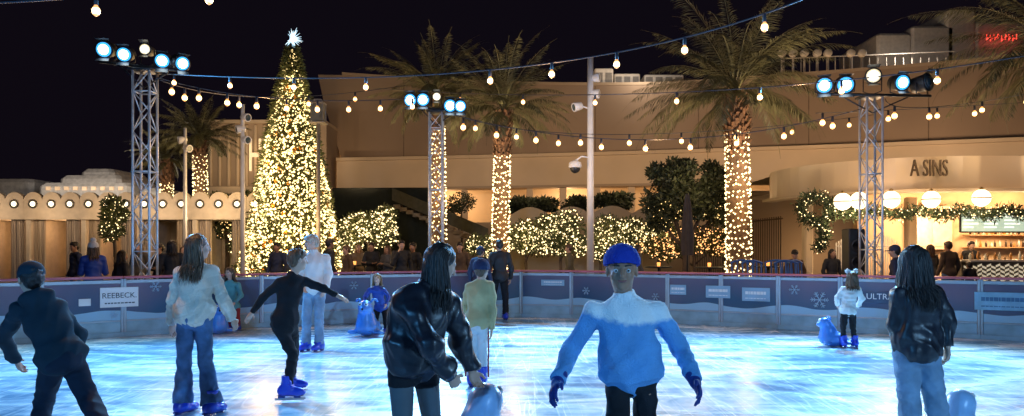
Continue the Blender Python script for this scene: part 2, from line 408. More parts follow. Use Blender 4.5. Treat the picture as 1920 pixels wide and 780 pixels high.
    if bot and bot.get('stripe'):
        for a,sg in (('A',-1),('B',1)):
            mb=MB(); off_=r*sg*(bot.get('rk',.075)+.012)*s
            P=[lp(J['hi'+a],J['kn'+a],t)+off_*1.12 for t in (0.05,.5,.95)]+[lp(J['kn'+a],J['an'+a],t)+off_ for t in (.3,.7,1)]
            mb.tube(P,.012*s,6); part('side_stripe',mb.mesh('side_stripe',bot['stripe'],True),root)
    hm=HAIR[hair[0]] if hair else None
    if hair:
        st=hair[1]
        pr=[ell(H+HU*.030*e-HF*.022*e,HM,(.084*e,.098*e,.094*e),.02)]
        if st!='short': pr+=[ell(H-HU*.03*e-HF*.04*e,HM,(.082*e,.07*e,.10*e),.04)]
        else: pr+=[ell(H+HU*.07*e+HF*.035*e,HM,(.066*e,.06*e,.045*e),.03),ell(H-HU*.02*e-HF*.055*e,HM,(.068*e,.05*e,.07*e),.03)]
        pr+=[ell(H-HU*.035*e+HF*.098*e,HM,(.07*e,.085*e,.085*e),.015,sub=True)]
        V,Q=sdf_mesh(pr,min(ho,.009)); V=folds(V,Q,.006,55,seed+9)
        if st in('long','wavy'):
            Lh=hair[2]*s; mb=MB(); rr=random.Random(seed)
            mbn=int(hair[3]) if len(hair)>3 else 200
            wind=np.array(hair[4]) if len(hair)>4 else np.zeros(3)
            bk=-HF; bk=nz(np.array([bk[0],bk[1],0]))
            rt=np.array([HR[0],HR[1],0.])
            thin=.62 if mbn>250 else 1.0
            for i in range(mbn):
                a=rr.uniform(-1.8,1.8); fr=rr.uniform(.5,1)
                o_=rt*math.sin(a)+bk*math.cos(a)
                oh=HR*math.sin(a)-HF*math.cos(a)
                p0=H+HU*.115*e+oh*.02*e-HF*.01*e
                p1=H+HU*.075*e+oh*.078*e-HF*.018*e
                p2=H+HU*.0*e+oh*(.094+rr.uniform(-.006,.008))*e-HF*.02*e
                p3=H-np.array([0,0,.14*e])+o_*(.088+.03*rr.random())*e-HF*.015
                tip=H-np.array([0,0,.12*e])-np.array([0,0,Lh*fr])+o_*(.09+.05*rr.random())*e*(1 if abs(a)<1.2 else .8)+bk*.035+wind*rr.uniform(.5,1.2)+np.array([rr.gauss(0,.014),rr.gauss(0,.014),0])
                pm=lp(p3,tip,.5)+o_*.012
                pts=[];K=[p0,p1,p2,p3,pm,tip]
                for q in range(len(K)-1):
                    A=K[max(q-1,0)];B=K[q];C=K[q+1];D=K[min(q+2,len(K)-1)]
                    for t in (0,.33,.66):
                        pts.append(.5*((2*B)+(-A+C)*t+(2*A-5*B+4*C-D)*t*t+(-A+3*B-3*C+D)*t**3))
                pts.append(tip)
                ph=rr.gauss(0,1.1); wa=.012 if st=='wavy' else .003
                n_=len(pts)
                for q in range(n_):
                    u=q/(n_-1); pts[q]=pts[q]+(rt*math.sin(u*16+ph)+bk*math.cos(u*14+ph))*wa*u
                w0=rr.uniform(.005,.010)*(1.0 if s>.8 else .8)*thin
                mb.tube(pts,[w0*(.6+.8*math.sin(min(1,q/(n_-1)*1.25)*math.pi*.75))*(1-(q/(n_-1))**3*.9) for q in range(n_)],4,cap=False,flat=.6)
            pr2=[]
            for a in np.linspace(-1.2,1.2,5):
                o_=rt*math.sin(a)+bk*math.cos(a)
                pr2.append(caps(H+o_*.05*e-HF*.01*e,H-np.array([0,0,.10*e+Lh*.62])+o_*(.09)*e+bk*.03+wind*.5,.043*e,.016*e,.04))
            V2,Q2=sdf_mesh(pr2,.011); V2=folds(V2,Q2,.006,45,seed+3)
            Vh=np.concatenate([V,V2,np.array(mb.v)]); 
            tubeF=np.array(mb.f); Qh=np.concatenate([Q,Q2+len(V),tubeF+len(V)+len(V2)])
            part('hair',np_mesh('hair',Vh,Qh,hm,True),root)
        else: part('hair',np_mesh('hair',V,Q,hm,True),root)
    if hat:
        kind,hmat=hat[0],hat[1]
        if kind in('beanie','pom'):
            lift=.028 if face else 0
            pr=[ell(H+HU*.05*e-HF*.014*e,HM,(.094*e,.108*e,.092*e),.01),caps(H+HU*.035*e-HF*.03*e,H+HU*.035*e-HF*.005*e,.098*e,.094*e,.02),
                ell(H-HU*(.07-lift)*e+HF*.03*e,HM,(.15*e,.2*e,.085*e),.008,sub=True)]
            V,Q=sdf_mesh(pr,.008); V=folds(V,Q,.003,90,seed,vert=.2); part('beanie',np_mesh('beanie',V,Q,hmat,True),root)
            if kind=='pom':
                V,Q=sdf_mesh([ell(H+HU*.165*e-HF*.02*e,HM,(.05*e,.05*e,.05*e))],.008); V=folds(V,Q,.012,120,seed); part('pompom',np_mesh('pompom',V,Q,hmat,True),root)
        if kind=='cap':
            pr=[ell(H+HU*.04*e-HF*.012*e,HM,(.090*e,.106*e,.092*e),.01),ell(H-HU*.07*e+HF*.02*e,HM,(.15*e,.2*e,.088*e),.008,sub=True),ell(H+HU*.022*e+HF*.12*e,HM,(.06*e,.07*e,.009),.01)]
            V,Q=sdf_mesh(pr,.008); part('cap',np_mesh('cap',V,Q,hmat,True),root)
        if kind=='ears':
            mb=MB(); P=[H+HR*math.sin(t)*.09*e+HU*(math.cos(t)*.115+.01)*e-HF*.01 for t in np.linspace(-1.6,1.6,14)]; mb.tube(P,.012*e,8)
            part('headband',mb.mesh('headband',hmat,True),root)
            for sg in (-1,1):
                V,Q=sdf_mesh([ell(H+HU*.125*e+HR*sg*.07*e,HM,(.045*e,.04*e,.045*e))],.008); V=folds(V,Q,.012,120,seed+sg); part('fluffy_ear',np_mesh('fluffy_ear',V,Q,hmat,True),root)
    ff=footfwd if footfwd is not None else {'A':fwd,'B':fwd}
    for a in 'AB':
        fd=nz(np.array([ff[a][0],ff[a][1],0])); rz=math.atan2(-fd[0],fd[1]); an=J['an'+a]
        if skates:
            b,so,bl=skate_meshes(); k=part('ice_skate',b,root,(an[0],an[1],an[2]-.14*min(1,s+.1)),(0,0,rz)); k.scale=(min(1,s+.08),)*3
            part('sole',so,k); part('blade',bl,k)
        else:
            pr=[ell((an[0]+fd[0]*.05,an[1]+fd[1]*.05,an[2]-.035),[np.array([fd[1],-fd[0],0]),fd,np.array([0,0,1.])],(.045*s,.13*s,.05*s),.02),caps(an,an-np.array([0,0,.03]),.045*s,.045*s,.03)]
            V,Q=sdf_mesh(pr,.012); part('shoe',np_mesh('shoe',V,Q,shoe or M('shoe_dark',(.02,.02,.022),.5),True),root)
    return root
def PJ(d,**k):
    return {a:W(v[0],v[1],d+(v[2] if len(v)>2 else 0)) for a,v in k.items()}
def gen(X,Y,ht,yaw,pose='stand',z0=.0,seed=0):
    r=random.Random(seed); s=ht/1.72; f=np.array([-math.sin(yaw),math.cos(yaw),0]); t=np.array([math.cos(yaw),math.sin(yaw),0]); u=np.array([0,0,1.])
    o=np.array([X,Y,z0]); p=lambda a,b,c:o+(t*a+f*b+u*c)*s
    ls=r.uniform(.09,.15); k=r.uniform(0,.08)
    J=dict(head=p(0,.03,1.60),neck=p(0,0,1.43),pel=p(0,0,.95),shA=p(-.17,0,1.385),shB=p(.17,0,1.385),hiA=p(-.085,0,.9),hiB=p(.085,0,.9),
      knA=p(-ls*.95,.03+k,.49),knB=p(ls*.95,.03,.49),anA=p(-ls,0,.115),anB=p(ls,-.02+k,.115),
      elA=p(-.25,-.03,1.11),elB=p(.25,-.03,1.11),wrA=p(-.26,.08,.87),wrB=p(.26,.08,.87))
    if pose=='phone': J['wrA']=p(-.06,.28,1.18);J['wrB']=p(.1,.27,1.16);J['elA']=p(-.22,.06,1.1);J['elB']=p(.22,.06,1.1)
    if pose=='one': J['wrB']=p(.13,.2,1.42);J['elB']=p(.24,.1,1.13)
    if pose=='cross': J['wrA']=p(.1,.2,1.14);J['wrB']=p(-.1,.22,1.12);J['elA']=p(-.23,.05,1.12);J['elB']=p(.23,.05,1.12)
    return J,f,s

# ------------------------------------------------------------------ world and camera
w=bpy.data.worlds.new("World"); sc.world=w; w.use_nodes=True
nt=w.node_tree; bg=nt.nodes['Background']; sky=nt.nodes.new('ShaderNodeTexSky'); sky.sky_type='NISHITA'; sky.sun_disc=False
sky.sun_elevation=math.radians(-4); sky.sun_rotation=math.radians(200)
mx=nt.nodes.new('ShaderNodeMix'); mx.data_type='RGBA'; mx.blend_type='ADD'; mx.inputs[0].default_value=1
ml=nt.nodes.new('ShaderNodeMix'); ml.data_type='RGBA'; ml.blend_type='MULTIPLY'; ml.inputs[0].default_value=1; ml.inputs[7].default_value=(.05,.03,.04,1)
nt.links.new(sky.outputs[0],ml.inputs[6]); nt.links.new(ml.outputs[2],mx.inputs[6]); mx.inputs[7].default_value=(.034,.024,.046,1)
nt.links.new(mx.outputs[2],bg.inputs[0]); bg.inputs[1].default_value=.12
cam=bpy.data.cameras.new('camera'); co=bpy.data.objects.new('camera',cam); COL.objects.link(co); sc.camera=co
co.location=(0,0,CH); co.rotation_euler=(math.pi/2,0,0); cam.sensor_width=36; cam.lens=36*F/1920; cam.shift_y=75/1920; cam.clip_end=3000
sc.view_settings.view_transform='Standard'; sc.view_settings.look='None'; sc.view_settings.exposure=0

# ------------------------------------------------------------------ ground + ice
M_PAVE=M('paving',(.06,.055,.05),.7,var=.3,scale=1.5,bump=.3,bscale=20)
mb=MB(); mb.add([(-400,-60,0),(400,-60,0),(400,900,0),(-400,900,0)],[(0,1,2,3)]); structure('ground',mb.mesh('ground',M_PAVE),'dark paved plaza around the rink')
mi=bpy.data.materials.new('ice'); mi.use_nodes=True; nt=mi.node_tree; N=nt.nodes; L=nt.links; b=N['Principled BSDF']
tc=N.new('ShaderNodeTexCoord')
def nnode(scale,rot,st,det=5,dist=0):
    mp=N.new('ShaderNodeMapping'); mp.inputs['Rotation'].default_value=(0,0,rot); mp.inputs['Scale'].default_value=st
    L.new(tc.outputs['Object'],mp.inputs[0]); n=N.new('ShaderNodeTexNoise'); n.inputs['Scale'].default_value=scale; n.inputs['Detail'].default_value=det; n.inputs['Distortion'].default_value=dist
    L.new(mp.outputs[0],n.inputs['Vector']); return n.outputs['Fac']
def math_(op,a,bv,c=None):
    m=N.new('ShaderNodeMath'); m.operation=op
    for i,x in enumerate((a,bv,c)):
        if x is None: continue
        if isinstance(x,(int,float)): m.inputs[i].default_value=x
        else: L.new(x,m.inputs[i])
    return m.outputs[0]
def scr(rot,sc_,wd):
    a=nnode(sc_,rot,(1,.09,1),2,.6); d=math_('ABSOLUTE',math_('SUBTRACT',a,.5),0); return math_('SUBTRACT',1,math_('SMOOTH_MIN',math_('DIVIDE',d,wd),1,.1))
big=nnode(.35,.3,(1,1.6,1),4,.8); mid=nnode(1.5,-.35,(.55,1.5,1),6,1.2); fine=nnode(9,.5,(1,.5,1),6,.5)
sct=math_('ADD',math_('MAXIMUM',scr(.6,2.2,.008),0),math_('MAXIMUM',scr(-.9,2.6,.008),0)); sct=math_('ADD',sct,math_('MAXIMUM',scr(1.45,1.8,.007),0)); sct=math_('ADD',sct,math_('MAXIMUM',scr(1.1,3.2,.007),0))
v=math_('ADD',math_('MULTIPLY',big,.9),math_('MULTIPLY',mid,1.0)); v=math_('ADD',v,math_('MULTIPLY',fine,.35)); v=math_('SUBTRACT',v,.60)
v=math_('ADD',v,math_('MULTIPLY',sct,.16))
cr=N.new('ShaderNodeValToRGB'); E=cr.color_ramp.elements; E[0].position=.32;E[0].color=(.12,.26,.40,1);E[1].position=.76;E[1].color=(.97,.97,.97,1)
e=E.new(.52);e.color=(.38,.56,.68,1)
L.new(v,cr.inputs[0]); L.new(cr.outputs[0],b.inputs['Base Color'])
L.new(math_('MULTIPLY_ADD',mid,.35,.08),b.inputs['Roughness'])
bp=N.new('ShaderNodeBump'); bp.inputs['Strength'].default_value=.25; bp.inputs['Distance'].default_value=.01; L.new(v,bp.inputs['Height']); L.new(bp.outputs[0],b.inputs['Normal'])
POLY=[(-12.6,7.4),(-8.56,11.3),(-4.87,14.5),(-.9,16.3),(.2,16.6),(1.3,16.3),(8.8,12.0),(13.2,9.5)]
mb=MB(); vs=[(x,y,.02) for x,y in POLY]+[(13.2,-8,.02),(-12.6,-8,.02)]
mb.add(vs,[tuple(range(len(vs)-1,-1,-1))]); structure('ice_rink_surface',mb.mesh('ice',mi),'scratched blue-lit ice of the skating rink')

# ------------------------------------------------------------------ barrier
M_ALU=M('barrier_frame',(.38,.42,.46),.4,metal=.6,var=.1)
M_RAIL=M('barrier_rail',(.50,.14,.18),.35,var=.25,scale=2)
M_KICK=M('kick_plate',(.24,.40,.50),.4,var=.25,scale=3)
def board_mat():
    m=bpy.data.materials.new('advert_board'); m.use_nodes=True; nt=m.node_tree; N=nt.nodes; L=nt.links; b=N['Principled BSDF']; b.inputs['Roughness'].default_value=.25
    g=N.new('ShaderNodeNewGeometry'); s=N.new('ShaderNodeSeparateXYZ'); L.new(g.outputs['Position'],s.inputs[0])
    def mt(op,a,bv):
        q=N.new('ShaderNodeMath'); q.operation=op
        for i,x in enumerate((a,bv)):
            if isinstance(x,(int,float)): q.inputs[i].default_value=x
            else: L.new(x,q.inputs[i])
        return q.outputs[0]
    n=N.new('ShaderNodeTexNoise'); n.inputs['Scale'].default_value=.8; L.new(g.outputs['Position'],n.inputs[0])
    wv=mt('MULTIPLY',mt('SINE',mt('MULTIPLY',s.outputs[0],5.2),0),.035)
    wv=mt('ADD',wv,mt('MULTIPLY',n.outputs[0],.14)); edge=mt('SUBTRACT',mt('ADD',wv,.37),s.outputs[2])
    st=mt('GREATER_THAN',edge,0.0)
    cr=N.new('ShaderNodeValToRGB'); cr.color_ramp.elements[0].color=(.03,.075,.15,1); cr.color_ramp.elements[1].color=(.20,.13,.18,1); cr.color_ramp.elements[0].position=.42; cr.color_ramp.elements[1].position=.78
    L.new(mt('ADD',mt('MULTIPLY',n.outputs[0],.55),mt('MULTIPLY',s.outputs[2],.38)),cr.inputs[0])
    x=N.new('ShaderNodeMix'); x.data_type='RGBA'; L.new(st,x.inputs[0]); L.new(cr.outputs[0],x.inputs[6]); x.inputs[7].default_value=(.30,.50,.66,1)
    L.new(x.outputs[2],b.inputs['Base Color']); return m
M_BOARD=board_mat()
PANELS=[]
for i in range(len(POLY)-1):
    a=np.array(POLY[i]);c=np.array(POLY[i+1]); L_=np.linalg.norm(c-a); n=max(1,round(L_/1.12)); l=L_/n; ang=math.atan2(c[1]-a[1],c[0]-a[0])
    fr=MB(); fr.box((0.0,-.03,.02),(.045,.03,1.02),0,.008); fr.box((l-.045,-.03,.02),(l,.03,1.02),0,.008); fr.box((.045,-.026,.94),(l-.045,.026,1.0),0,.006); fr.box((.045,-.026,.28),(l-.045,.026,.31),0,.004)
    fr.box((.2,.03,.0),(.26,.4,.04)); fr.box((.2,.03,.04),(.24,.07,.8))
    bo=MB(); bo.box((.046,-.015,.311),(l-.046,.015,.939)); kk=MB(); kk.box((.046,-.022,.02),(l-.046,.02,.279),0,.006); kk.box((.0,-.05,.02),(l,-.031,.10),0,.006)
    ra=MB(); ra.box((.002,-.05,1.021),(l-.002,.05,1.065),0,.015)
    ms=[fr.mesh('frame',M_ALU),bo.mesh('advert_board',M_BOARD),kk.mesh('kick_plate',M_KICK),ra.mesh('top_rail',M_RAIL)]
    first=None
    for k in range(n):
        p=a+(c-a)*k/n
        if first is None:
            first=thing('rink_barrier_panel',(p[0],p[1],0),ang,'waist-high rink barrier panel with snow-wave graphic and red rail','barrier','barrier panels around the ice rink')
            for nm,me in zip(('frame','advert_board','kick_plate','top_rail'),ms): part(nm,me,first)
        else: copy_thing(first,(p[0],p[1],0),ang)
    PANELS.append((a,c,ang))
def on_barrier(px,py):
    dx=(px-960)/F
    for a,c,ang in PANELS:
        e=c-a; den=e[0]-dx*e[1]
        if abs(den)<1e-6: continue
        t=(dx*a[1]-a[0])/den
        if 0<=t<=1:
            p=a+e*t; z=CH+(465-py)/F*p[1]; nrm=np.array([math.sin(ang),-math.cos(ang)]); return p,z,ang,nrm
    return None
M_SIGNW=M('sign_white',(.75,.78,.8),.5,var=.04); M_INK=M('sign_ink',(.02,.03,.05),.5); M_FLAKE=M('snowflake_white',(.36,.52,.66),.5,var=.05); M_SIGNB=M('sign_pale_blue',(.24,.42,.58),.5,var=.1)
def flake_mesh(r):
    mb=MB()
    for k in range(6):
        a=k*math.pi/3; d=np.array([math.cos(a),0,math.sin(a)])
        mb.tube([(0,0,0),d*r],.05*r,4)
        for q in (.45,.7):
            for sg in (-1,1):
                e=np.array([math.cos(a+sg*.9),0,math.sin(a+sg*.9)]); mb.tube([d*r*q,d*r*q+e*r*.28],.04*r,4)
    return mb.mesh('snowflake',M_FLAKE)
def sign(px,py,w_,h_,txt,lab,mat=M_SIGNW,tm=M_INK,ts=.5,txt2=None):
    q=on_barrier(px,py)
    if not q: return
    p,z,ang,nr=q; mb=MB(); mb.box((-w_/2,-.006,-h_/2),(w_/2,.006,h_/2),0,.004)
    r=thing('advertising_sign',(p[0]+nr[0]*.035,p[1]+nr[1]*.035,z),ang,lab,'sign'); part('sign_board',mb.mesh('sign_board',mat),r)
    if txt:
        part('lettering',text_mesh(txt,h_*ts,tm,.002),r,(0,-.0095,h_*.08),(math.pi/2,0,0))
    if txt2!='':
        mb=MB(); rr=random.Random(px); x=-w_*.38
        while x<w_*.36:
            l=rr.uniform(.02,.06); mb.box((x,-.009,-h_*.32),(min(x+l,w_*.4),-.0062,-h_*.26)); 
            if not txt: mb.box((x,-.009,h_*.0),(min(x+l*1.1,w_*.4),-.0062,h_*.22))
            x+=l+.012
        part('small_print',mb.mesh('small_print',tm),r)
    return r
sign(223,557,.60,.34,'REEBECK.','white rectangular sign with dark serif lettering on the barrier',ts=.38)
sign(1037,530,.52,.13,None,'narrow pale sponsor strip on the barrier',M_SIGNB,M_SIGNW)
sign(1347,547,.48,.24,None,'pale sponsor sign with small print on the barrier',M_SIGNB,M_SIGNW)
sign(1418,552,.52,.26,None,'pale sponsor sign with small print on the barrier',M_SIGNB,M_SIGNW)
sign(1272,543,.34,.2,None,'pale sponsor sign with small print on the barrier',M_SIGNB,M_SIGNW)
sign(1650,558,.50,.20,'ULTRA','dark sign with white capital lettering on the barrier',M('sign_navy',(.04,.07,.14),.4),M_SIGNW,.72,'')
sign(1880,565,.80,.30,None,'large pale blue sponsor sign on the barrier',M('sign_mid_blue',(.2,.42,.6),.5),M('sign_ink_blue',(.05,.15,.3),.5))
sign(158,567,.18,.12,None,'small white sticker sign on the barrier',txt2='')
for px,py,r_ in ((291,537,.10),(213,590,.07),(663,535,.09),(1100,545,.09),(1490,543,.10),(1537,562,.16),(1762,560,.13),(1230,556,.08),(1140,572,.05),(820,540,.09)):
    q=on_barrier(px,py)
    if q:
        p,z,ang,nr=q; thing('snowflake_decal',(p[0]+nr[0]*.03,p[1]+nr[1]*.03,z),ang,'white snowflake decal stuck on the rink barrier','snowflake',mesh=flake_mesh(r_))

# ------------------------------------------------------------------ light towers
M_TRUSS=M('truss_aluminium',(.68,.70,.74),.35,metal=.35,var=.12)
M_BLK=M('black_metal',(.02,.02,.022),.45,var=.2)
LENS_B=M('lens_blue',(.1,.3,.6),.2,emis=(.05,.42,1),es=1.5,nosample=True); LENS_W=M('lens_white',(1,1,.9),.2,emis=(1,.85,.5),es=1.0,nosample=True); LENS_OFF=M('lens_off',(.05,.08,.1),.1)
LENS_C=M('lens_core',(1,1,1),.2,emis=(.80,.95,1),es=12,nosample=True); LENS_CW=M('lens_core_warm',(1,1,1),.2,emis=(1,.95,.8),es=6,nosample=True)
def tower(px,d,topy,heads,lab,barx,bary):
    base=G(px,d); H=W(px,topy,d)[2]; root=thing('light_tower',base,0,lab,'light tower')
    mb=MB(); hw=.15
    cs=[(-hw,-hw),(hw,-hw),(hw,hw),(-hw,hw)]
    for c in cs: mb.tube([(*c,.03),(*c,H)],.024,8)
    nb=int(H/.36); st=(H-.05)/nb
    for i in range(nb):
        z0=.04+i*st
        for k in range(4):
            a=cs[k];b_=cs[(k+1)%4]
            if (i+k)%2: a,b_=b_,a
            mb.tube([(*a,z0),(*b_,z0+st)],.011,6)
        if i%4==0:
            for k in range(4): mb.tube([(*cs[k],z0),(*cs[(k+1)%4],z0)],.014,6)
    part('truss',mb.mesh('truss',M_TRUSS,True),root)
    mb=MB(); mb.box((-.45,-.45,0.004),(.45,.45,.03),0,.01); part('base_plate',mb.mesh('base_plate',M_TRUSS),root)
    x0=(barx[0]-px)/F*d; x1=(barx[1]-px)/F*d; za=W(0,bary[0],d)[2]; zb=W(0,bary[1],d)[2]
    mb=MB(); mb.tube([(x0,-.1,za),(x1,-.1,zb)],.028,10); mb.box((-.22,-.22,H),(.22,.22,H+.04),0,.01)
    mb.tube([(x0*.6,-.1,za-.02),(0,-.05,H-.3)],.015,6); mb.tube([(x1*.6,-.1,zb-.02),(0,-.05,H-.3)],.015,6)
    part('crossbar',mb.mesh('crossbar',M_BLK,True),root)
    for hx,hy,kind,ax,r_ in heads:
        r_*=1.1
        p=W(hx,hy,d)-base+np.array([0,-.15,0]); a=nz(ax); mb=MB()
        mb.lathe([(r_*.55,-.28),(r_*.9,-.24),(r_*.98,-.1),(r_,.0),(r_*1.10,.03),(r_*1.10,.05),(r_*.92,.05)],p,a,20)
        zb_=za+(zb-za)*((p[0]-x0)/(x1-x0+1e-9)); s_=nz(np.cross(a,[0,0,1]))
        for sg in (-1,1): mb.tube([p+s_*sg*(r_+.02)-a*.08,p+s_*sg*(r_+.02)-a*.08+np.array([0,.0,(zb_-p[2])*.8]),(p[0],-.1,zb_)],.011,6)
        for sg in (-1,1):
            q0=p+a*.05+np.array([0,0,sg*r_*1.05]); q1=q0+a*.10+np.array([0,0,sg*.05])
            mb.add([q0-s_*r_*.7,q0+s_*r_*.7,q1+s_*r_*.85,q1-s_*r_*.85],[(0,1,2,3)])
        hd=part('stage_light',mb.mesh('stage_light',M_BLK,True),root)
        mb=MB(); mb.lathe([(r_*.9,.052),(r_*.7,.06),(.001,.066)],p,a,20,0); mb.lathe([(r_*.62,.067),(r_*.35,.073),(.001,.076)],p,a,16,1)
        part('lens',mb.mesh('lens',[LENS_B if kind=='b' else LENS_W if kind=='w' else LENS_OFF,LENS_C if kind=='b' else LENS_CW if kind=='w' else LENS_OFF],True),hd)
    return root,H
t1,h1=tower(272,13.6,135,[(205,97,'b',(.1,-1,-.25),.13),(242,106,'b',(.15,-1,-.3),.12),(281,97,'w',(.1,-1,-.1),.09),(312,117,'b',(.3,-1,-.4),.12),(347,122,'b',(.8,-.8,-.4),.12)],'aluminium truss tower with five blue stage lights',(192,352),(118,136))
t2,h2=tower(818,17.6,212,[(772,190,'b',(-.2,-1,-.2),.14),(795,189,'b',(0,-1,-.25),.14),(820,184,'w',(.1,-1,-.1),.09),(845,200,'b',(.1,-1,-.3),.14),(863,201,'b',(.3,-1,-.3),.13)],'aluminium truss tower with blue stage lights',(765,872),(200,212))
t3,h3=tower(1633,14.6,184,[(1540,163,'b',(-.5,-1,-.3),.14),(1578,162,'b',(-.2,-1,-.3),.15),(1630,146,'w',(-.3,-1,-.05),.13),(1682,158,'b',(.1,-1,-.2),.14),(1728,158,'o',(.6,-1,.1),.15)],'aluminium truss tower with large stage lights',(1528,1740),(178,182))
BL=(.10,.44,1.0)
lamp('SPOT',W(242,106,13.2),3300,BL,t1,(-1.5,6.5,0),.12,95,.7)
lamp('SPOT',W(300,106,13.2),1700,(.32,.74,1.0),t1,(-5.5,9.5,0),.12,70,.8)
lamp('SPOT',W(790,188,17.1),3400,(.11,.50,1.0),t2,(.5,8.5,0),.12,90,.7)
lamp('SPOT',W(840,188,17.1),4200,(.55,.88,1.0),t2,(1.2,10.0,0),.12,62,.9)
lamp('SPOT',W(1560,163,14.1),3300,BL,t3,(2.5,7,0),.12,95,.7)
lamp('SPOT',W(1680,163,14.1),2400,(.46,.82,1.0),t3,(4.5,9.0,0),.12,70,.8)
lamp('SPOT',(-7.5,-4,4.7),2000,BL,None,(-1.5,6,.0),.15,80,.8,name='rink_flood')
lamp('SPOT',(7.5,-4,4.7),2900,(.28,.60,1.0),None,(1.5,7.0,.0),.15,80,.8,name='rink_flood')

# ------------------------------------------------------------------ main building
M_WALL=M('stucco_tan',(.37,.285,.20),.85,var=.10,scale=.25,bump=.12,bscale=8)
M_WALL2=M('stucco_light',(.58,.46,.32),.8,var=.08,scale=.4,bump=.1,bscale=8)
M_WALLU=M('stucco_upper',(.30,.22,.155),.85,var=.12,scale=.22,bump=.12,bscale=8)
M_WHITE=M('painted_white',(.62,.58,.52),.6,var=.1)
def quadpts(a,b,c,n,ext=0):
    a,b,c=map(np.array,(a,b,c)); out=[]
    for i in range(n):
        t=i/(n-1)*(1+ext); L0=(t-.5)*(t-1)/.5; L1=-t*(t-1)/.25; L2=t*(t-.5)/.5; out.append(a*L0+b*L1+c*L2)
    return out
pp=quadpts((-11.1,48.8),(8.3,45.2),(27.2,39.7),25,.25)
bl=thing('entertainment_complex_building',(0,0,0),0,'long curved tan stucco building with terrace ledge','building')
tops=[12.85-1.5*math.sin(min(1,i/12)*math.pi/2)+(.035*max(0,i-10)) for i in range(25)]
off=lambda P,o:[(p[0],p[1]-o) for p in P]
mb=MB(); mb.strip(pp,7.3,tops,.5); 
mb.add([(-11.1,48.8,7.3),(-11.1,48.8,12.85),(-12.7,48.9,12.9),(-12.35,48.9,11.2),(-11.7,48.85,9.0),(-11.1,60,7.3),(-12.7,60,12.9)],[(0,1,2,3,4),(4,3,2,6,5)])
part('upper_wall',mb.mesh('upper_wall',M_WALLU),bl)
mb=MB(); mb.strip([(p[0],p[1]-.03) for p in pp],[t+.002 for t in tops],[t+.18 for t in tops],.56); part('parapet_cap',mb.mesh('parapet_cap',M_WALL),bl)
mb=MB(); mb.strip(off(pp,1.7),7.05,7.25,2.3); part('ledge',mb.mesh('ledge',M_WALL2),bl)
mb=MB(); mb.strip(off(pp,1.5),5.35,7.045,1.2); part('fascia',mb.mesh('fascia',M_WALL2),bl)
mb=MB(); mb.strip(off(pp,1.55),5.2,5.345,1.5); part('soffit_trim',mb.mesh('soffit_trim',M_WALL),bl)
mb=MB(); mb.strip(off(pp,-3.0),0,7.0,.4); part('terrace_back_wall',mb.mesh('terrace_back_wall',M_WALL2),bl)
mb=MB(); mb.strip(off(pp,2.2),0,3.1,.3); part('terrace_front_wall',mb.mesh('terrace_front_wall',M_WALL),bl)
mb=MB(); mb.strip(off(pp,1.85),2.9,3.05,4.8); part('terrace_floor',mb.mesh('terrace_floor',M_WALL),bl)
for i in range(1,24,1):
    p=pp[i]; mb=MB(); mb.box((p[0]-.2,p[1]-1.2,3.06),(p[0]+.2,p[1]-.8,5.19),0,.03); part('column',mb.mesh('column',M_WALL2),bl)
mb=MB()
for i in range(2,24,3):
    p=pp[i]; mb.strip([(p[0],p[1]-.012),(p[0]+.05,p[1]-.02)],7.35,tops[i]-.05,.02)
part('expansion_joints',mb.mesh('joints',M('joint',(.16,.115,.08),.9)),bl)
for i in (3,7,11,15,18): lamp('POINT',(pp[i][0]+.4,pp[i][1]+1.0,4.7),340,(1,.62,.30),None,None,.15,name='terrace_lamp')
def rooftop(px0,px1,y0,y1,d,dep,lab,nm='rooftop_unit',mat=M_WHITE,lines=0):
    a=W(px0,y1,d);b_=W(px1,y0,d); mb=MB(); w_=b_[0]-a[0]; h_=b_[2]-a[2]
    r=thing(nm,a,0,lab,'rooftop equipment'); mb.box((0,0,0),(w_,dep,h_),0,.05); part('casing',mb.mesh('casing',mat),r)
    mb=MB(); n=max(2,int(w_/.5))
    for i in range(n): 
        x=w_*(i+.5)/n; mb.box((x-w_/n*.35,-.03,h_*.2),(x+w_/n*.35,-.005,h_*.8))
    part('louvre',mb.mesh('louvre',M('louvre_grey',(.2,.19,.18),.6)),r)
rooftop(1115,1150,128,170,46.5,2,'white boxy rooftop unit with louvres on parapet')
rooftop(1152,1200,138,166,47,2,'low white rooftop unit behind the parapet')
rooftop(1208,1282,140,163,47,2,'long low white rooftop unit behind the parapet')
for q in ((1200,30),(1700,26)): lamp('POINT',W(q[0],125 if q[0]<1500 else 110,44 if q[0]<1500 else 45),230,(1,.85,.7),None,None,.2,name='roof_lamp')
rv=None
for k,(px,py) in enumerate(((1466,104),(1487,102),(1508,100),(1532,95),(1552,95),(1595,88),(1616,86))):
    p=W(px,138,44)
    if rv is None:
        rv=thing('roof_vent',p,0,'white roof vent pipe with round cap on the parapet','roof vent','roof vents along the parapet')
        mb=MB(); mb.tube([(0,0,-.6),(0,0,1.1)],.07,8); part('pipe',mb.mesh('pipe',M_WHITE,True),rv)
        mb=MB(); mb.lathe([(.18,-.14),(.24,-.10),(.24,.12),(.18,.18)],(0,0,1.2),(0,-1,.2),14); part('vent_cap',mb.mesh('vent_cap',M_WHITE,True),rv)
    else: copy_thing(rv,p)
ur=thing('upper_terrace_building',(0,0,0),0,'white stepped upper building with railing and red sign','building')
mb=MB()
for (x0,x1,y0,y1) in ((1645,1710,62,110),(1710,1790,48,112),(1775,1830,18,112),(1830,1960,40,112)):
    a=W(x0,y1+20,50);b_=W(x1,y0,50); mb.box((a[0],50,a[2]),(b_[0],56,b_[2]),0,.15)
part('wall',mb.mesh('wall',M_WHITE),ur)
mb=MB()
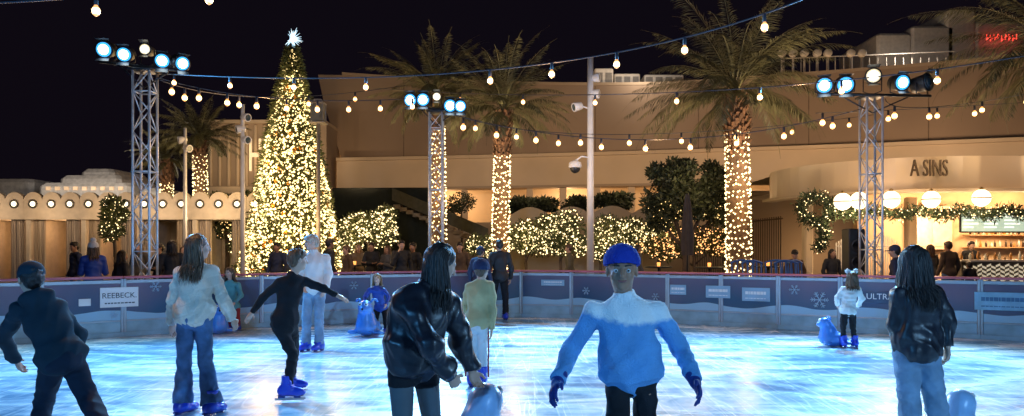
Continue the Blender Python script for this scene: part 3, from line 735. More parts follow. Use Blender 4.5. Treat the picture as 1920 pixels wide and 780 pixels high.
for px in range(1470,1790,16):
    a=W(px,135,46);b_=W(px,108,46); mb.tube([a,b_],.03,5)
mb.tube([W(1465,110,46),W(1790,96,46)],.04,6); part('railing',mb.mesh('railing',M_WHITE),ur)
M_NEON=M('neon_red',(1,.1,.05),.4,emis=(1,.06,.04),es=3,nosample=True)
mb=MB(); rr=random.Random(4)
for i in range(9):
    p=W(1850+i*7,76+rr.uniform(-2,2),49.5)
    mb.tube([p,p+np.array([0,0,.38])],.03,5); mb.tube([p+np.array([0,0,.19*rr.randint(0,2)]),p+np.array([.14,0,.19])],.03,5)
part('neon_sign',mb.mesh('neon_sign',M_NEON),ur,label='small red glowing neon lettering')

lb=thing('annex_building',(0,0,0),0,'lower tan annex with ribbed wall and lit letters','building')
xa,xb=G(385,46)[0],G(612,46)[0]; mb=MB(); mb.box((xa,46,5.3),(xb,52,9.2)); part('wall',mb.mesh('wall',M_WALL),lb)
mb=MB(); x=xa+.3
while x<G(610,46)[0]:
    mb.box((x,45.86,5.35),(x+.16,45.997,9.1),0,.03); x+=.55
part('ribs',mb.mesh('ribs',M_WALL2),lb)
mb=MB(); mb.box((xa-.2,44.8,4.3),(xb+.5,45.85,5.25),0,.05); mb.box((xa-.1,45.7,9.21),(xb,52,9.4)); part('canopy',mb.mesh('canopy',M_WALL2),lb)
mb=MB(); mb.box((xa,47,0),(xb+1,47.4,5.2)); part('lower_wall',mb.mesh('lower_wall',M_WALL),lb)
M_LET=M('letter_lit',(.9,.7,.45),.5,emis=(1,.72,.4),es=.7,nosample=True)
o=part('sign_letters',text_mesh('HT',2.9,M_LET,.08),lb,tuple(W(490,294,45.7)),(math.pi/2,0,0),label='large warm-lit capital letters'); o.scale=(.42,1,1)
for px in (430,510,580): lamp('SPOT',G(px,42.2,5.4),240,(1,.68,.38),None,G(px,46,8),.15,110,1,name='wall_washer')
WARM=(1,.66,.40)
for px in (680,850,1020,1190,1360,1530,1700,1870): lamp('SPOT',G(px,32,5.4),1150,WARM,None,G(px,46,8.6),.3,100,1,name='wall_washer')

st=thing('staircase',(0,0,0),0,'dark green sided diagonal staircase with solid parapet','staircase')
mb=MB(); a=W(735,352,33);c=W(915,428,31)
mb.add([a,(c[0],c[1],c[2]),(c[0],c[1],c[2]-.55),(a[0],a[1],a[2]-.55),a+[0,.3,0],c+[0,.3,0],c+[0,.3,-.55],a+[0,.3,-.55]],[(3,2,1,0),(4,5,6,7),(0,1,5,4),(1,2,6,5),(2,3,7,6),(3,0,4,7)]); part('parapet',mb.mesh('parapet',M('olive_paint',(.10,.09,.06),.7)),st)
mb=MB()
for i in range(14):
    t=i/14; p=a+(c-a)*t; mb.box((p[0],p[1]+.35,p[2]-.9),(p[0]+.32,p[1]+1.9,p[2]-.72))
part('steps',mb.mesh('steps',M_WALL),st)
sw=thing('green_screen_wall',(0,0,0),0,'dark green painted screen wall behind the shrubs','wall')
mb=MB(); a=G(622,34);c=G(748,34); mb.box((a[0],34,0),(c[0]+1.8,34.3,W(0,352,34)[2]),0,.05); part('panel',mb.mesh('panel',M('dark_green',(.02,.025,.018),.8)),sw)

# ------------------------------------------------------------------ bar pavilion
pv=thing('bar_pavilion',(0,0,0),0,'round-ended outdoor bar pavilion with curved canopy band','bar')
arc=[(13+4.2*math.cos(t),25+4.2*math.sin(t)) for t in np.linspace(math.pi*.95,math.pi*1.5,18)]+[(17,20.8),(26,20.8)]
mb=MB(); mb.strip(arc,3.22,4.12,.12); part('canopy_band',mb.mesh('canopy_band',M('canopy_plaster',(.66,.52,.36),.35,var=.06,scale=.6)),pv)
mb=MB(); mb.add([(x,y+.02,4.0) for x,y in arc]+[(26,29,4.0),(9,29,4.0)],[tuple(range(len(arc)+2))]); mb.add([(x,y+.03,3.42) for x,y in arc]+[(26,29,3.42),(9,29,3.42)],[tuple(range(len(arc)+1,-1,-1))]); part('canopy_roof',mb.mesh('canopy_roof',M_WALL2),pv)
arc2=[(13+4.45*math.cos(t),25+4.45*math.sin(t)) for t in np.linspace(math.pi*.95,math.pi*1.5,18)]+[(17,20.55),(26,20.55)]
mb=MB(); mb.strip(arc2,3.12,3.2,.5); part('canopy_lip',mb.mesh('canopy_lip',M_WALL2),pv)
for q in ((8.6,21.9,8.85,22.2),(12.0,22.6,12.3,22.9)): mb=MB(); mb.box((q[0],q[1],.03),(q[2],q[3],3.1),0,.04); part('column',mb.mesh('column',M_WALL2),pv)
M_BARW=M('bar_back_wall',(.62,.42,.25),.6,var=.22,scale=1.2)
mb=MB(); mb.box((11.2,24.2,.0),(26,24.5,3.4)); part('back_wall',mb.mesh('back_wall',M_BARW),pv)
mb=MB()
rr=random.Random(11)
for z in (1.55,1.95,2.3):
    mb.box((14.6,23.8,z),(20,24.19,z+.03),0)
part('shelf',mb.mesh('shelf',M('shelf_wood',(.40,.24,.12),.5)),pv)
mb=MB(); mb.box((12.7,23.9,1.5),(14.1,24.19,2.9),0,.02); mb.box((12.8,23.87,1.6),(13.35,23.899,2.8)); mb.box((13.45,23.87,1.6),(14.0,23.899,2.8)); part('wall_panel',mb.mesh('wall_panel',M('panel_cream',(.8,.66,.46),.5)),pv)
mb=MB()
for z in (1.585,1.985,2.335):
    x=14.7
    while x<19.8:
        h_=rr.uniform(.12,.27); mb.lathe([(.035,0),(.035,h_*.65),(.013,h_*.8),(.013,h_)],(x,23.95,z),(0,0,1),7,rr.randint(0,2)); x+=rr.uniform(.09,.2)
part('bottles',mb.mesh('bottles',[M('bottle_amber',(.4,.18,.04),.15),M('bottle_clear',(.6,.6,.5),.1),M('bottle_dark',(.05,.03,.02),.15)],True),pv,kind='stuff')
ct=thing('bar_counter',(0,0,0),0,'white bar counter with self-glowing herringbone front','bar counter')
mb=MB(); mb.box((11.8,19.6,.02),(20,20.1,1.18)); part('counter_body',mb.mesh('counter_body',M('counter_dark',(.14,.12,.10),.5)),ct)
mb=MB()
x=11.85
k=0
while x<19.9:
    for j in range(9):
        z=.10+j*.115; sgn=1 if k%2 else -1
        mb.add([(x,19.585,z+.02),(x+.115,19.585,z+.02+sgn*.05),(x+.115,19.585,z+.075+sgn*.05),(x,19.585,z+.075),],[(0,1,2,3)])
    x+=.12; k+=1
part('herringbone_tiles',mb.mesh('tiles',M('tile_white_glow',(.85,.82,.75),.3,emis=(1,.82,.55),es=.5,nosample=True)),ct)  # lit look put into the tile material as glow, no lamp beneath
mb=MB(); mb.box((11.7,19.45,1.181),(20.1,20.3,1.24),0,.015); part('counter_top',mb.mesh('counter_top',M('marble',(.7,.65,.58),.2)),ct)
rr=random.Random(3)
for i in range(30):
    x=11.9+i*.15+rr.uniform(-.05,.05); mb=MB(); h_=rr.uniform(.08,.24)
    mb.lathe([(.03,0),(.038,h_*.5),(.036,h_*.6),(.015,h_*.8),(.015,h_)],(0,0,0),(0,0,1),9)
    thing('bottle',(x,19.75+rr.uniform(-.1,.1),1.242),0,'small bottle standing on the bar counter','bottle','bottles on the bar counter',mb.mesh('bottle',[MC['bottle_amber'],MC['bottle_clear'],MC['shelf_wood']][i%3],True))
tv=thing('television_screen',W(1862,414,21.3),0,'wide bright television screen hung above the bar','television')
mb=MB(); mb.box((-.95,0,-.34),(.95,.06,.34),0,.02); part('casing',mb.mesh('casing',M_BLK),tv)
mb=MB(); mb.add([(-.9,-.004,-.3),(.9,-.004,-.3),(.9,-.004,.3),(-.9,-.004,.3)],[(0,1,2,3)]); part('screen',mb.mesh('screen',M('screen_glow',(.4,.5,.4),.3,emis=(.62,.80,.62),es=.7,nosample=True,var=.3,scale=3)),tv)
mb=MB(); rr=random.Random(8)
for k in range(3):
    for j in range(5):
        x=-.84+k*.58; l=rr.uniform(.25,.48); z=.2-j*.1; mb.box((x,-.012,z),(x+l,-.006,z+.035))
part('screen_rows',mb.mesh('screen_rows',M('screen_text',(.95,.95,.9),.4,emis=(1,1,.95),es=1.2,nosample=True)),tv)
o=thing('roof_sign',W(1740,317,20.75),0,'metal capital letters standing on the canopy band','sign'); q=part('lettering',text_mesh('A SINS',.66,M('letter_metal',(.10,.07,.045),.4,metal=.5),.03),o,(0,-.06,0),(math.pi/2,0,0)); q.scale=(.55,1,1)
M_GLOBE=M('globe_glass',(1,.9,.7),.3,emis=(1,.82,.54),es=2.6,nosample=True)
for px,py,d_ in ((1580,376,21.8),(1611,374,21.6),(1671,372,21.5),(1746,372,21.5),(1840,369,21.5)):
    p=W(px,py+2,20.4); r=thing('pendant_globe_lamp',p,0,'glowing round glass pendant lamp under the bar canopy','lamp','globe lamps under the canopy')
    mb=MB(); mb.ball((0,0,0),.235,20); part('globe',mb.mesh('globe',M_GLOBE,True),r)
    mb=MB(); mb.tube([(0,0,.23),(0,0,3.11-p[2])],.012,6); mb.lathe([(.06,.2),(.05,.26),(.02,.3)],(0,0,0)); mb.lathe([(.242,-.015),(.246,0),(.242,.015)],(0,0,0)); part('stem',mb.mesh('stem',M('brass',(.5,.33,.12),.3,metal=.8),True),r)
    lamp('POINT',(p[0],p[1]-.05,p[2]-.42),34,(1,.66,.36),r,None,.12,name='globe_light')
lamp('POINT',(15.5,22.6,2.5),330,(1,.66,.36),None,None,.3,name='bar_light'); lamp('POINT',(12.8,22.8,2.3),270,(1,.66,.36),None,None,.3,name='bar_light')
for x in (10,13,16,19): lamp('POINT',(x,18.6 if x>11 else 19.6,4.3),66,(1,.66,.38),None,None,.1,name='canopy_spot')
M_FIR=M('fir_green',(.035,.06,.025),.7,island=.5,var=.4)
M_FAIRY=M('fairy_light_glow',(1,.8,.5),.4,emis=(1,.62,.22),es=2.8,nosample=True)
M_FAIRYW=M('fairy_light_pale',(1,.9,.6),.4,emis=(1,.74,.36),es=3.6,nosample=True)
def garland(pts,n,r_,lab,nm='fir_garland'):
    pts=np.array(pts); base=pts[0]; rg=np.random.default_rng(5)
    t=np.linspace(0,len(pts)-1.001,n); i=t.astype(int); Q=pts[i]+(pts[i+1]-pts[i])*(t-i)[:,None]+rg.normal(size=(n,3))*r_*.5
    g=thing(nm,base,0,lab,'garland'); part('foliage',leaves('foliage',Q-base,.14,M_FIR,asp=.25,seed=3),g)
    part('fairy_lights',dots('fairy',(Q-base)[::26]+rg.normal(size=(len(Q[::26]),3))*.05-np.array([0,.08,0]),.018,M_FAIRYW),g,kind='stuff')
gp=[W(1560,394,21.2)]
for i in range(1,40):
    px=1560+i*11; gp.append(W(px,392+11*abs(math.sin(i*.42)),20.9))
garland(gp,4200,.15,'fir garland with warm lights swagged below the canopy')
wp=[W(1530,393,21)+np.array([math.cos(t)*.42,0,math.sin(t)*.36]) for t in np.linspace(0,2*math.pi,20)]
garland(wp,1700,.16,'round fir wreath with warm lights','fir_wreath')
wp=[W(1528+18*math.cos(t),440+25*math.sin(t),20.8) for t in np.linspace(-1,1.4,10)]
garland(wp,900,.13,'fir garland curling down beside the bar')
pf=thing('picket_fence',(0,0,0),0,'white metal fence beside the outdoor bar','fence')
mb=MB()
for i in range(26):
    p=G(1568+i*4.6,21); h_=1.7+.2*abs(math.sin(i*.25)); mb.tube([(p[0],p[1],.0),(p[0],p[1],h_)],.016,6)
a=G(1568,21);c=G(1684,21); mb.tube([(a[0],21,.4),(c[0],21,.4)],.018,6); mb.tube([(a[0],21,1.6),(c[0],21,1.6)],.018,6); part('pickets',mb.mesh('pickets',M_WHITE),pf)
rw=thing('terrace_wall',(0,0,0),0,'tan stucco wall behind the palms beside the bar','wall')
mb=MB(); a=G(1360,31);c=G(1600,31); mb.box((a[0],31,0),(c[0]+3,31.4,W(0,365,31)[2]),0,.03); mb.box((a[0]-.05,30.9,W(0,365,31)[2]+.003),(c[0]+3,31.5,W(0,358,31)[2]),0,.03); part('wall',mb.mesh('wall',M_WALL),rw)
lamp('POINT',(12.5,29.2,1.2),90,(1,.62,.32),None,None,.2,name='wall_light')
mb=MB()
for i in range(40): p=G(1300+i*4.2,29); mb.tube([(p[0],29,0),(p[0],29,2.4+.01*i)],.022,5)
a=G(1300,29);c=G(1468,29); mb.tube([(a[0],29,2.35),(c[0],29,2.7)],.03,5)
ff_=thing('slatted_fence',(0,0,0),0,'brown vertical slat fence behind the palm trunk','fence'); part('slats',mb.mesh('slats',M('brown_metal',(.12,.08,.05),.6)),ff_)

# ------------------------------------------------------------------ cabanas and things above them
M_CAB=M('cabana_plaster',(.62,.52,.40),.7,var=.08); M_CURT=M('curtain',(.46,.37,.28),.85,var=.15,scale=2,stretch=(12,12,.5))
M_LAMP=M('cabana_lamp',(1,.9,.7),.4,emis=(1,.85,.55),es=4,nosample=True)
cab=None
for k in range(6):
    X=G(-40,25)[0]+k*1.86-.3
    if cab is None:
        cab=thing('cabana',(X,25,0),0,'poolside cabana with scalloped top, round lamps and curtains','cabana','row of cabanas with curtains')
        mb=MB(); mb.box((0,0,0),(.16,2.4,2.5),0,.02); mb.box((.161,2.2,0),(1.83,2.4,2.5)); part('frame',mb.mesh('frame',M_CAB),cab)
        mb=MB()
        n=42; vs=[]
        for i in range(n+1):
            x=1.85*i/n; z=3.18+.24*abs(math.sin(math.pi*3*x/1.85))**.6; vs+=[(x,-.08,2.5),(x,-.08,z),(x,.1,z),(x,.1,2.5)]
        fs=[]
        for i in range(n): a=i*4;b_=a+4; fs+=[(a,b_,b_+1,a+1),(a+1,b_+1,b_+2,a+2),(a+2,b_+2,b_+3,a+3),(a+3,b_+3,b_,a)]
        mb.add(vs,fs); part('scalloped_valance',mb.mesh('valance',M_CAB),cab)
        mb=MB(); mb.box((0,.1,2.51),(1.85,2.5,2.6)); part('roof',mb.mesh('roof',M_CAB),cab)
        for q in range(3):
            x=1.85*(q+.5)/3; mb=MB(); mb.lathe([(.085,0),(.08,.03),(.05,.045),(.001,.05)],(x,-.082,3.02),(0,-1,0),14,0); mb.lathe([(.15,0),(.15,.03),(.13,.035),(.12,.02)],(x,-.08,3.02),(0,-1,0),16,1); part('round_lamp',mb.mesh('round_lamp',[M_LAMP,M('lamp_ring',(.05,.04,.03),.5)],True),cab)
        for (x0,x1) in ((.2,.62),(1.3,1.8)):
            vs=[];n=30
            for i in range(n+1):
                x=x0+(x1-x0)*i/n; y=.12+.045*math.sin(i*1.3)+.01*math.sin(i*.6); vs+=[(x,y,.05),(x+.02*math.sin(i),y,2.5)]
            mb=MB(); mb.add(vs,[(2*i,2*i+2,2*i+3,2*i+1) for i in range(n)]); part('curtain',mb.mesh('curtain',M_CURT,True),cab)
        mb=MB(); mb.box((.3,1.2,.0),(1.7,2.1,.4),0,.05); mb.box((.3,1.95,.4),(1.7,2.15,.85),0,.05); part('daybed',mb.mesh('daybed',M('daybed',(.35,.3,.25),.8)),cab)
    else: copy_thing(cab,(X,25,0))
    lamp('POINT',(X+.9,24.0,2.75),30,(1,.72,.46),None,None,.1,name='cabana_light')
    if k<3: lamp('POINT',(X+.9,25.9,2.2),16,(1,.6,.3),None,None,.1,name='cabana_light')
rb=thing('resort_building',(0,0,0),0,'low white resort building with stepped roof beyond the cabanas','building')
mb=MB()
for (x0,x1,y0,y1,d_) in ((70,245,342,372,38),(110,225,328,342,39),(150,212,316,328,40),(-120,60,335,372,41),(258,300,352,380,38.5)):
    a=W(x0,y1,d_);b_=W(x1,y0,d_); mb.box((a[0],d_,0),(b_[0],d_+4,b_[2]),0,.2)
part('wall',mb.mesh('wall',M('resort_white',(.60,.57,.53),.7)),rb)
mb=MB()
for i in range(9): a=W(85+i*17,352,37.9); mb.box((a[0],37.93,a[2]-.12),(a[0]+.22,37.99,a[2]+.06))
part('window',mb.mesh('window',M('warm_window',(.8,.6,.4),.4,emis=(1,.6,.3),es=.4,nosample=True)),rb)
for q in ((150,325),(20,335),(240,330)): lamp('POINT',W(q[0],q[1],34.5),190,(1,.86,.72),None,None,.2,name='resort_lamp')
hx=np.linspace(-220,40,60); rg=np.random.default_rng(2); mb=MB(); vs=[]
hz=[24+10*math.sin(x*.02+1)+4*math.sin(x*.07)+2*rg.random() for x in hx]
for x,z in zip(hx,hz): vs+=[(x,180,0),(x,215,max(2,z*.8)),(x,260,max(3,z))]
mb.add(vs,[(3*i+j,3*i+3+j,3*i+4+j,3*i+1+j) for i in range(59) for j in range(2)]); structure('hill',mb.mesh('hill',M('hill_scrub',(.06,.045,.035),.9,scale=.1),True),'dark desert hillside')
# ------------------------------------------------------------------ trees
M_TRUNK=M('palm_trunk',(.13,.075,.042),.85,var=.4,scale=9,bump=.8,bscale=14); M_BOOT2=M('palm_boot',(.13,.062,.032),.85,var=.5,scale=12,bump=1,bscale=20,island=.4)
M_FROND=M('palm_frond',(.135,.125,.06),.5,var=.3,scale=2,island=.45)
M_LEAF=M('shrub_leaf',(.06,.075,.025),.6,var=.4,scale=3,island=.5); M_LEAFD=M('olive_leaf',(.035,.045,.022),.6,var=.4,scale=3,island=.5)
M_BARK=M('bark',(.08,.055,.04),.9,var=.3,bump=.5)
def palm(px,d,ytop,R,rt,label,nf=58,lights=(245,500),seed=1,up=.8,boot=.8,density=300,pw=1.0):
    base=G(px,d); H=W(px,ytop,d)[2]; root=thing('palm_tree',base,0,label,'palm tree'); rr=random.Random(seed)
    lean=rr.uniform(-.12,.12); ax=lambda z:np.array([lean*(z/H)**2,0,z])
    mb=MB(); zs=np.linspace(0,H,40); mb.tube([ax(z) for z in zs],[rt*(1.08-.2*z/H)*(1+.05*(i%2)) for i,z in enumerate(zs)],14)
    part('trunk',mb.mesh('trunk',M_TRUNK,True),root)
    zb=max(0,H-rt*boot*5.2); mb=MB(); nr=int((H-zb)/.12)
    for i in range(nr):
        z=zb+(H-zb)*i/nr; u_=i/nr; r_=rt*(.98+.25*math.sin(u_*math.pi))
        for k in range(13):
            a=k*2*math.pi/13+i*.29+rr.uniform(-.08,.08); o_=np.array([math.cos(a),math.sin(a),0]); s_=np.array([-math.sin(a),math.cos(a),0]); p=ax(z+rr.uniform(-.03,.03))+o_*r_*.82
            w_=rt*.21*rr.uniform(.8,1.2); l=.17*rr.uniform(.7,1.5); oo=rr.uniform(.06,.14)
            mb.add([p-s_*w_,p+s_*w_,p+s_*w_*.5+o_*oo+np.array([0,0,l]),p-s_*w_*.5+o_*oo+np.array([0,0,l]),p-s_*w_*.5+o_*.0+np.array([0,0,l*.9]),p+s_*w_*.5+o_*.0+np.array([0,0,l*.9])],[(0,1,2,3),(3,2,5,4)])
    part('boot_scales',mb.mesh('boots',M_BOOT2),root)
    V=[];Fc=[]
    top=ax(H)
    for i in range(nf):
        az=i*2.39996+rr.uniform(-.25,.25); u_=i/nf
        el=math.radians((74-86*u_**.9+rr.uniform(-8,8))*up)
        Lf=R*rr.uniform(.82,1.15)*(1.0 if u_<.85 else .8); droop=(.85+.6*u_)*rr.uniform(.75,1.3)
        p=top+np.array([0,0,rr.uniform(-.15,.25)]); hd=np.array([math.cos(az),math.sin(az),0]); sd=np.array([-math.sin(az),math.cos(az),0]); tw=rr.uniform(-.7,.7)
        n=32; dl=Lf/n; pts=[]
        for q in range(n+1):
            t=q/n; e_=el-droop*t**1.5; dr=hd*math.cos(e_)+np.array([0,0,1])*math.sin(e_); pts.append((p.copy(),dr)); p=p+dr*dl
        for q in range(n):
            p0,d0=pts[q];p1,_=pts[q+1]; nn=nz(np.cross(sd,d0)); w_=.024*(1-q/n)+.004
            o_=len(V); V+=[p0-sd*w_,p0+sd*w_,p1+sd*w_*.9,p1-sd*w_*.9]; Fc.append((o_,o_+1,o_+2,o_+3))
            if q<5: continue
            t=q/n; ll=R*.14*math.sin(min(1,(t+.12)*1.02)*math.pi)**.5*rr.uniform(.7,1.2)
            for sg in (-1,1):
                for hf_ in (0,.33,.66):
                    pb=p0+(p1-p0)*hf_
                    dirl=nz(sd*sg*.75+d0*.8+nn*(.30+tw*sg*.3)+np.array([0,0,-.15])+np.array([rr.gauss(0,.1),rr.gauss(0,.1),rr.gauss(0,.1)]))
                    wv=nz(np.cross(dirl,nn))*.011; mid=pb+dirl*ll*.55; tip=pb+dirl*ll+np.array([0,0,-ll*.12])
                    o_=len(V); V+=[pb,mid+wv,tip,mid-wv]; Fc.append((o_,o_+1,o_+2,o_+3))
    part('crown',np_mesh('crown',V,Fc,M_FROND),root)
    if lights:
        z0=W(px,lights[1],d)[2];z1=W(px,lights[0],d)[2]; n=density; P=[]
        turns=(z1-z0)/.17
        for i in range(n):
            t=i/n; a=t*turns*2*math.pi+rr.gauss(0,.10); z=z0+(z1-z0)*t+rr.gauss(0,.035); r_=rt*(1.08-.2*z/H)+.035; P.append(ax(z)+np.array([math.cos(a)*r_,math.sin(a)*r_,0]))
        part('fairy_lights',dots('fairy',P,np.random.default_rng(seed).uniform(.022,.038,n),M_FAIRYW),root,kind='stuff')
        lamp('POINT',base+np.array([0,-rt-.5,(z0+z1)/2]),28,(1,.66,.28),None,None,.3,name='trunk_glow')
    lamp('SPOT',base+np.array([.5,-2.4,max(.5,H*.40)]),R*R*66*pw,(1,.76,.46),None,base+np.array([0,0,H+1.3]),.1,120,.8,name='palm_uplight')
    return root
palm(1385,22,176,3.8,.33,'tall date palm with lights wound around its trunk',66,(248,540),1,1,1.1,density=600)
palm(938,25,210,3.0,.26,'date palm with lights wound around its trunk',60,(288,540),2,1,1.2,density=480)
palm(822,26.5,182,2.8,.26,'date palm partly behind the light tower, trunk lit',60,(240,520),3,1,1,density=480)
palm(377,31,262,2.3,.27,'shorter date palm with glowing trunk near the cabanas',50,(292,500),4,1,1,density=460)
palm(312,34,300,1.9,.27,'small date palm with glowing trunk near the cabanas',44,(345,500),5,1,1,density=400)
palm(1990,19,105,4.0,.33,'date palm whose fronds reach over the bar',62,None,6,1.0,1)

def christmas_tree(px,d):
    base=G(px,d); root=thing('christmas_tree',base,0,'tall christmas tree covered in warm lights with star','christmas tree'); rg=np.random.default_rng(9)
    H=W(px,88,d)[2]; z0=.6; R0=1.66
    n=26000; t=rg.random(n)**1.35; z=z0+(H-z0)*t
    a=rg.random(n)*2*math.pi; tier=.88+.14*((z*2.1+.3*np.sin(a*5+z))%1.0); rmax=(R0*(1-t)**.88+.06)*(1.12-tier*.12)*(1+.08*np.sin(a*7+z*3))
    r_=rmax*(.55+.45*rg.random(n)**.5); P=np.stack([np.cos(a)*r_,np.sin(a)*r_,z],1); D=np.stack([np.cos(a),np.sin(a),np.full(n,-.15)],1)
    part('foliage',leaves('foliage',P,.20,M('tree_needles',(.085,.10,.035),.7,island=.5,var=.4),D,.22,3),root)
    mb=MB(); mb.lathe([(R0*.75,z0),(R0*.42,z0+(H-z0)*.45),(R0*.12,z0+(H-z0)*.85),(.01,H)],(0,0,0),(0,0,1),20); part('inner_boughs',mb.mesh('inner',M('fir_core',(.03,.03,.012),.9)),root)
    mb=MB(); mb.tube([(0,0,0),(0,0,1)],.14,10); part('trunk',mb.mesh('trunk',M_BARK),root)
    mb=MB(); mb.lathe([(.9,0),(.95,.1),(.95,.55),(.85,.6),(.8,.58)],(0,0,0),(0,0,1),24); part('planter',mb.mesh('planter',M('planter_dark',(.05,.04,.035),.6)),root)
    n=7600; t=1-np.sqrt(rg.random(n)); t=np.clip(t,0,.995); a=rg.random(n)*2*math.pi; z=z0+(H-z0)*t; rr_=(R0*(1-t)**.88+.06)*(.91+.16*rg.random(n)); P=np.stack([np.cos(a)*rr_,np.sin(a)*rr_,z],1)
    part('fairy_lights',dots('fairy',P,rg.uniform(.014,.044,n),M('tree_light',(1,.85,.5),.4,emis=(1,.72,.30),es=3.6,nosample=True)),root,kind='stuff')
    n=170; t=1-np.sqrt(rg.random(n)); a=rg.random(n)*2*math.pi; z=z0+(H-z0)*t; rr_=(R0*(1-t)**.88+.02); mb=MB()
    for i in range(n): mb.ball((math.cos(a[i])*rr_[i],math.sin(a[i])*rr_[i],z[i]),.07,8)
    part('gold_baubles',mb.mesh('baubles',M('bauble_gold',(.7,.3,.05),.2,metal=.8),True),root,kind='stuff')
    mb=MB(); c=np.array([0,0,H+.28]); rr2=random.Random(4)
    for k in range(34):
        v_=nz([rr2.gauss(0,1),rr2.gauss(0,1),rr2.gauss(0,1)]); l=rr2.uniform(.26,.46); mb.tube([c,c+v_*l],[.026,.004],5)
    mb.ball(c,.09,12); part('star',mb.mesh('star',M('star_glow',(1,1,1),.3,emis=(.50,.80,1),es=1.5,nosample=True),True),root)
    lamp('POINT',base+np.array([.8,-2.2,2.2]),240,(1,.64,.26),None,None,.8,name='tree_glow'); lamp('POINT',base+np.array([-.6,-1.6,4.6]),150,(1,.64,.26),None,None,.6,name='tree_glow'); lamp('POINT',base+np.array([0.3,-1.1,6.8]),70,(1,.64,.26),None,None,.4,name='tree_glow')
christmas_tree(548,25.5)

def shrub(nm,lab,cat,blobs,n,leafs,nl,mat=M_LEAF,light=M_FAIRYW,trunk=None,seed=1,lz=None,lr=.024,size=.13,glow=0):
    B=[(W(b[0],b[1],b[2]),b[3]) for b in blobs]; base=np.array([B[0][0][0],B[0][0][1],0]); B=[(c-base,r) for c,r in B]; rg=np.random.default_rng(seed)
    sub=[]
    for c,r in B:
        for k in range(9):
            d=rg.normal(size=3); d/=np.linalg.norm(d); q=np.array(r); sub.append((c+d*q*.55,q*rg.uniform(.33,.55)))
    root=thing(nm,base,0,lab,cat); P,D=blob_points(sub,n,rg,.3); D=D+np.array([0,0,.3]); k_=P[:,2]>.02; P=P[k_]; D=D[k_]
    part('crown',leaves('crown',P,size,mat,D,.45,seed,jit=.8),root)
    mb=MB(); tp=trunk or .05
    z1=max(.3,min(c[2] for c,_ in B))
    mb.tube([(0,0,0),(.03,0,z1*.5),(0,0,z1)],[tp*1.3,tp,tp*.8],8)
    rr=random.Random(seed)
    for k in range(7):
        c,r=rr.choice(B); mb.tube([(0,0,z1*.6),(c+0)*.5+np.array([0,0,z1*.3]),c+np.array([rr.uniform(-.5,.5)*r[0],rr.uniform(-.5,.5)*r[1],rr.uniform(0,.5)*r[2]])],[tp*.7,tp*.45,tp*.12],6)
    part('trunk',mb.mesh('trunk',M_BARK,True),root)
    if nl:
        P,D=blob_points(sub,nl*4,rg,.85); 
        if lz: P=P[P[:,2]<lz]
        P=P[P[:,1]<.4*B[0][1][1]][:nl]; P=P[P[:,2]>.05]
        part('fairy_lights',dots('fairy',P,lr*rg.uniform(.6,1.3,len(P)),light),root,kind='stuff')
    if glow: lamp('POINT',base+B[0][0]+np.array([0,-B[0][1][1]-.5,0]),glow,(1,.66,.28),None,None,.4,name='shrub_glow')
    return root
shrub('lit_shrub','clipped shrub wrapped in net of warm fairy lights','shrub',[(690,432,27,(1.15,.8,.85)),(660,440,27,(.7,.8,.75)),(725,420,27,(.6,.7,.7)),(640,450,27,(.6,.7,.5))],6500,0,1050,seed=11,lr=.027,glow=55)
for i,(px,py,rx,rz_,sd) in enumerate(((985,440,.9,.75,12),(1050,436,.95,.8,13),(1125,442,.85,.75,14),(1180,440,.8,.75,15),(1235,448,.9,.65,16),(905,455,.6,.5,17))):
    shrub('lit_shrub','leafy shrub wrapped in warm fairy lights along the terrace','shrub',[(px,py,25.5,(rx,.7,rz_)),(px+14,py+18,25.3,(rx*.9,.7,rz_*.7))],3600,0,520,seed=sd,lr=.024,glow=38 if i%2==0 else 0)
shrub('olive_tree','dark bushy tree with small lights in its lower branches','tree',[(1285,350,23.5,(1.1,1.1,.7)),(1240,372,23.5,(.7,.9,.6)),(1330,365,23.5,(.65,.9,.65)),(1275,312,23.5,(.6,.7,.4)),(1335,322,23.5,(.4,.5,.35)),(1230,410,23.5,(.55,.7,.4)),(1340,400,23.6,(.5,.7,.4)),(1235,325,23.5,(.4,.5,.35)),(1285,395,23.4,(.9,.8,.45))],16500,0,200,M_LEAFD,M_FAIRY,.12,21,3.0,.018,.15,glow=45)
shrub('lit_shrub','low planting with amber fairy lights around tree foot','shrub',[(1300,452,24,(1.5,.8,.55)),(1240,460,24,(.9,.8,.5)),(1350,455,24,(.7,.7,.5))],3000,0,620,M_LEAF,M('fairy_amber',(1,.5,.2),.4,emis=(1,.46,.16),es=3.0,nosample=True),.05,22,None,.022)
shrub('olive_tree','bushy olive tree with a few warm lights','tree',[(425,395,27,(.75,.7,.7)),(450,380,27,(.5,.6,.5)),(410,425,27,(.5,.6,.4))],7000,0,120,M_LEAF,M_FAIRY,.08,23,2.6,.024,glow=40)
shrub('olive_tree','small tree with fairy lights beside the cabanas','tree',[(215,395,23,(.45,.45,.45)),(212,430,23,(.35,.4,.4))],3500,0,200,M_LEAF,M_FAIRYW,.05,24,None,.02,glow=15)
shrub('shrub','dark unlit shrub on the raised terrace','shrub',[(865,378,38,(.8,.7,.6)),(845,390,38,(.6,.7,.6))],1800,0,0,M_LEAFD,seed=25)
for px,rx in ((1010,1.6),(1080,1.0),(1150,1.1),(970,.8)):
    shrub('shrub','dark unlit shrub growing above the terrace hedge','shrub',[(px,382+random.Random(px).uniform(-6,8),36,(rx,.8,.45))],2400,0,0,M_LEAFD,seed=px,size=.2)
for px in (445,480,600,640):
    shrub('lit_shrub','low hedge with fairy lights at foot of the christmas tree','shrub',[(px,455,26,(.6,.6,.55))],1600,0,220,seed=px,lr=.024)
cw=thing('garden_wall',(0,0,0),0,'low tan garden wall with wavy scalloped top','wall')
vs=[];n=80
